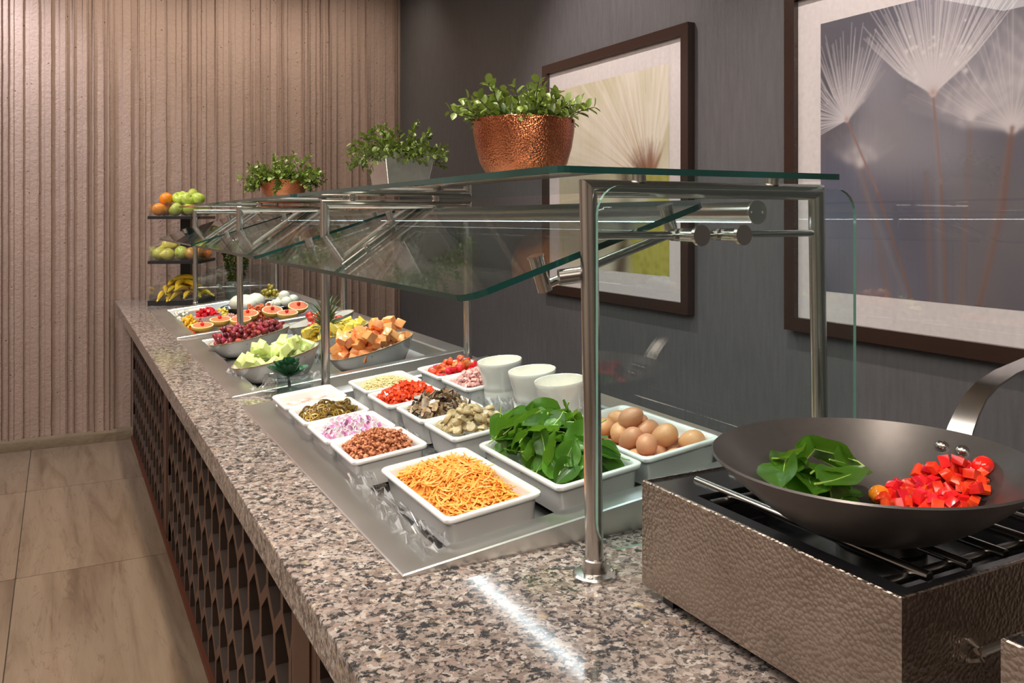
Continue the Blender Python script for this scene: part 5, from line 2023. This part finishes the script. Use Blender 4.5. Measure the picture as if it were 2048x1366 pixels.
def picture(y_hi, y_lo, z0, z1, py, pz, pw, ph, paint, label):
    cy, cz = (y_hi + y_lo) / 2, (z0 + z1) / 2
    e = tag(empty('framed_picture', (XW, cy, cz)), label, 'picture', 'framed dandelion pictures')
    I_ = Matrix.Translation((-XW, -cy, -cz))
    d, wd = 0.036, 0.046
    xa, xb = XW - 0.001, XW - d
    O = [(y_hi, z0), (y_lo, z0), (y_lo, z1), (y_hi, z1)]
    Q = [(y_hi - wd, z0 + wd), (y_lo + wd, z0 + wd), (y_lo + wd, z1 - wd), (y_hi - wd, z1 - wd)]
    for k in range(4):
        a, b = O[k], O[(k + 1) % 4]
        c, f = Q[(k + 1) % 4], Q[k]
        vs = [(xx, *p) for xx in (xa, xb) for p in (a, b, c, f)]
        MB().add(vs, [(0, 1, 2, 3), (7, 6, 5, 4), (0, 4, 5, 1), (1, 5, 6, 2), (2, 6, 7, 3), (3, 7, 4, 0)]).build('frame_rail', 'framewood', e, 0, I_)
    MB().box((XW - 0.016, y_lo + wd, z0 + wd), (XW - 0.010, y_hi - wd, z1 - wd)).build('mat_board', 'mat', e, 0, I_)
    N = paint.N
    S1, T1_ = np.meshgrid(np.linspace(0, 1, N), np.linspace(0, 1, N))
    co = np.stack([np.full(N * N, XW - 0.0165), py - pw * S1.ravel(), pz + ph * T1_.ravel()], 1)
    idx = np.arange(N * N).reshape(N, N)
    fc = np.stack([idx[:-1, :-1], idx[1:, :-1], idx[1:, 1:], idx[:-1, 1:]], -1).reshape(-1, 4)
    me = bpy.data.meshes.new('print')
    me.from_pydata(co.tolist(), [], fc.tolist())
    ca = me.color_attributes.new('ink', 'FLOAT_COLOR', 'POINT')
    rgba = np.ones((N * N, 4), dtype=np.float32)
    rgba[:, :3] = np.clip(paint.img.reshape(-1, 3), 0, 1)
    ca.data.foreach_set('color', rgba.ravel())
    t = NT('printed_picture')
    at = t.new('ShaderNodeAttribute')
    at.attribute_name = 'ink'
    t.col(at.outputs['Color'])
    t.set(Roughness=0.5)
    me.materials.append(t.m)
    link('print', me, e, I_)
    MB().box((XW - 0.026, y_lo + wd - 0.004, z0 + wd - 0.004), (XW - 0.023, y_hi - wd + 0.004, z1 - wd + 0.004)).build('glass_pane', 'picglass', e, 0, I_)


picture(3.90, 2.722, 1.045, 2.222, 3.755, 1.190, 0.89, 0.89, art_cream(), 'framed close-up picture of a cream and brown flower head with green below')
picture(2.205, 1.02, 1.050, 2.228, 2.060, 1.194, 0.895, 0.89, art_grey(), 'framed picture of white dandelion seed heads on a dark grey ground')

# ================================================================== portable burners and wok
BZ0, BZ1 = 0.917, 1.066


def burner(x0, x1, y0, y1, label):
    e = tag(empty('portable_burner', ((x0 + x1) / 2, (y0 + y1) / 2, ZC)), label, 'burner', 'hammered steel burners')
    I_ = Matrix.Translation((-(x0 + x1) / 2, -(y0 + y1) / 2, -ZC))
    m = MB()
    O = [(x0, y0), (x1, y0), (x1, y1), (x0, y1)]
    t = 0.004
    Q = [(x0 + t, y0 + t), (x1 - t, y0 + t), (x1 - t, y1 - t), (x0 + t, y1 - t)]
    m.loft([ring3(O, BZ0), ring3(O, BZ1 - 0.0015), ring3([(a + (0.0015 if k in (0, 3) else -0.0015), b + (0.0015 if k < 2 else -0.0015)) for k, (a, b) in enumerate(O)], BZ1), ring3(Q, BZ1), ring3(Q, BZ1 - 0.006)], True, False)
    m.build('housing', 'hammer', e, 30, I_)
    w_ = MB()
    mx, mn, mf = 0.050, 0.018, 0.085
    Hh = [(x0 + 0.030, y0 + mn), (x1 - mx, y0 + mn), (x1 - mx, y1 - mf), (x0 + 0.030, y1 - mf)]
    w_.loft([ring3(Q, BZ1 - 0.003), ring3(Hh, BZ1 - 0.003), ring3(Hh, BZ1 - 0.050)], False, True)
    w_.build('top_plate', 'burnertop', e, 0, I_)['label'] = 'glossy black recessed top'
    for k in range(5):
        xx = x0 + 0.075 + (x1 - x0 - 0.16) * k / 4
        MB().tube([(xx, y0 + 0.024, BZ1 - 0.003), (xx, y1 - 0.030, BZ1 - 0.003)], 0.0058, 12).build('grate_rod', 'steel', e, 40, I_)
    for yy in (y0 + 0.05, y1 - 0.10):
        MB().tube([(x0 + 0.04, yy, BZ1 - 0.012), (x1 - 0.06, yy, BZ1 - 0.012)], 0.006, 10).build('cross_bar', 'steel_dark', e, 40, I_)
    MB().lathe([(0.020, BZ1 - 0.049), (0.055, BZ1 - 0.047), (0.055, BZ1 - 0.030), (0.040, BZ1 - 0.024), (0.0, BZ1 - 0.024)], 30, mat=Matrix.Translation(((x0 + x1) / 2, (y0 + y1) / 2 - 0.02, 0))).build('burner_head', 'steel_dark', e, 40, I_)
    for (fx, fy) in ((x0 + 0.012, y0 + 0.03), (x1 - 0.032, y0 + 0.03), (x0 + 0.012, y1 - 0.055), (x1 - 0.032, y1 - 0.055)):
        MB().box((fx, fy, ZC), (fx + 0.02, fy + 0.022, BZ0 + 0.001)).build('foot', 'black', e, 0, I_)
    lx = x0 + 0.105
    MB().tube([(lx, y0, 1.000), (lx, y0 - 0.012, 0.997), (lx, y0 - 0.014, 0.985), (lx, y0, 0.978)], 0.003, 8).tube([(lx, y0 - 0.012, 0.992), (lx + 0.05, y0 - 0.012, 0.992)], 0.0075, 10, flat=0.5).build('latch', 'steel', e, 40, I_)
    return e


burner(0.742, 1.165, 0.577, 1.008, 'hammered steel tabletop burner carrying the wok')
burner(0.751, 1.170, 0.050, 0.481, 'hammered steel tabletop burner without a pan beside the one carrying the wok')

WC = Vector((0.865, 0.716, BZ1 + 0.0035))
WRr = 0.1865
wk = tag(empty('wok', WC), 'dark carbon steel wok with spinach and red pepper on the burner', 'wok')
wk.rotation_euler = (0.0, -0.014, 0)


def wz(r):
    r = np.asarray(r, dtype=float)
    return 0.087 * np.clip((r - 0.055) / (WRr - 0.055), 0, None) ** 1.6


m = MB()
rs = [0.001, 0.03, 0.055, 0.075, 0.095, 0.115, 0.135, 0.155, 0.172, WRr]
outer = [(r, float(wz(r))) for r in rs]
inner = [(max(r - 0.0022, 0.0008), float(wz(r)) + 0.0020) for r in reversed(rs)]
m.lathe(outer + inner, 72, 0, False, False)
m.build('pan_body', 'woknoir', wk, 50)
h = MB()
path = [(0.150, 0.058), (0.172, 0.074), (0.190, 0.092), (0.206, 0.112), (0.226, 0.130), (0.255, 0.144), (0.300, 0.155), (0.380, 0.165), (0.430, 0.166)]
rings = []
for k, (px, pz) in enumerate(path):
    hw = 0.019 - 0.004 * min(1, k / 4)
    if k == 0:
        nx, nz = -0.6, 0.8
    else:
        dx, dz = px - path[k - 1][0], pz - path[k - 1][1]
        l_ = math.hypot(dx, dz)
        nx, nz = -dz / l_, dx / l_
    off = -0.004 if k < 2 else 0.0
    c = Vector((px + (0.006 if k < 2 else 0), 0, pz + off))
    n_ = Vector((nx, 0, nz)) * 0.0016
    rings.append([c + Vector((0, -hw, 0)) - n_, c + Vector((0, hw, 0)) - n_, c + Vector((0, hw, 0)) + n_, c + Vector((0, -hw, 0)) + n_])
h.loft(rings)
h.build('handle', 'steel', wk, 30, Matrix.Rotation(R(4), 4, 'Z'))['label'] = 'curved flat brushed steel handle'
vs, fs = ico(2)
for (ra, ry) in ((0.168, -0.017), (0.168, 0.011), (0.154, -0.006)):
    zz = float(wz(ra)) + 0.003
    MB().add([(v.x * 0.0088, v.y * 0.0088, v.z * 0.0075) for v in vs], fs).build('rivet', 'steel', wk, 80, Matrix.Rotation(R(4), 4, 'Z') @ Matrix.Translation((ra - 0.003, ry, zz)))


def wokpile(name, meshes, n, cx, cy, w_, l_, hc, rad, th, rng, label, cat, group, tilt=0.5, sc=(0.85, 1.15), post=None):
    def ffn(X, Y):
        return wz(np.hypot(X + cx - WC.x, Y + cy - WC.y)) + 0.003

    def tgt(X, Y):
        return ffn(X, Y) + hc * np.clip(1 - (2 * X / w_) ** 2 - (2 * Y / l_) ** 2, 0, 1)
    pile(name, meshes, n, Matrix.Translation((cx, cy, WC.z)), w_, l_, tgt, rad, th, rng, label, cat, group, tilt=tilt, sc=sc, oval=True, floorfn=ffn, depth=th * 3.0, post=post)


rg = random.Random(202)
wokleaf = [spinach(rg, rg.uniform(0.060, 0.075), rg.uniform(0.046, 0.056), rg.uniform(0.008, 0.018), 'wok_spinach_leaf') for _ in range(6)]
wokpile('spinach_leaf', wokleaf, 17, 0.846, 0.780, 0.165, 0.120, 0.016, 0.026, 0.011, rg, 'bright green spinach leaf lying in the wok', 'leaf', 'spinach leaves in the wok', tilt=0.24)
dice = [chunk(rg, 0.0068, 0.0056, 0.0045, 'pepper_dice', 'redpep', 0.28) for _ in range(6)]
wokpile('pepper_dice', dice, 160, 0.946, 0.692, 0.135, 0.115, 0.012, 0.0065, 0.0085, rg, 'glossy red pepper dice in the wok', 'pepper', 'red pepper dice in the wok', tilt=0.8)
vt, ft = ico(2)
tm_ = [MB().add([(v.x * 0.0130, v.y * 0.0130, v.z * 0.0130) for v in vt], ft).mesh('cherry_tomato', q, 80) for q in ('tomato', 'tomato_y')]
for (cx, cy, dz, k, lb) in ((0.868, 0.726, 0.012, 0, 'whole red cherry tomato in the wok beside the spinach'), (0.896, 0.716, 0.013, 1, 'orange cherry tomato in the wok between spinach and pepper'),
                            (0.912, 0.742, 0.026, 1, 'second orange cherry tomato in the wok lying on the pepper'), (0.935, 0.672, 0.016, 0, 'red cherry tomato half buried in the pepper dice'),
                            (1.008, 0.668, 0.016, 0, 'red cherry tomato at the outer edge of the pepper dice')):
    z = WC.z + float(wz(math.hypot(cx - WC.x, cy - WC.y))) + dz
    tag(link('cherry_tomato', tm_[k], None, TRS((cx, cy, z), (0, 0, 0), (1.15, 0.95, 0.95))), lb, 'tomato', 'cherry tomatoes in the wok')
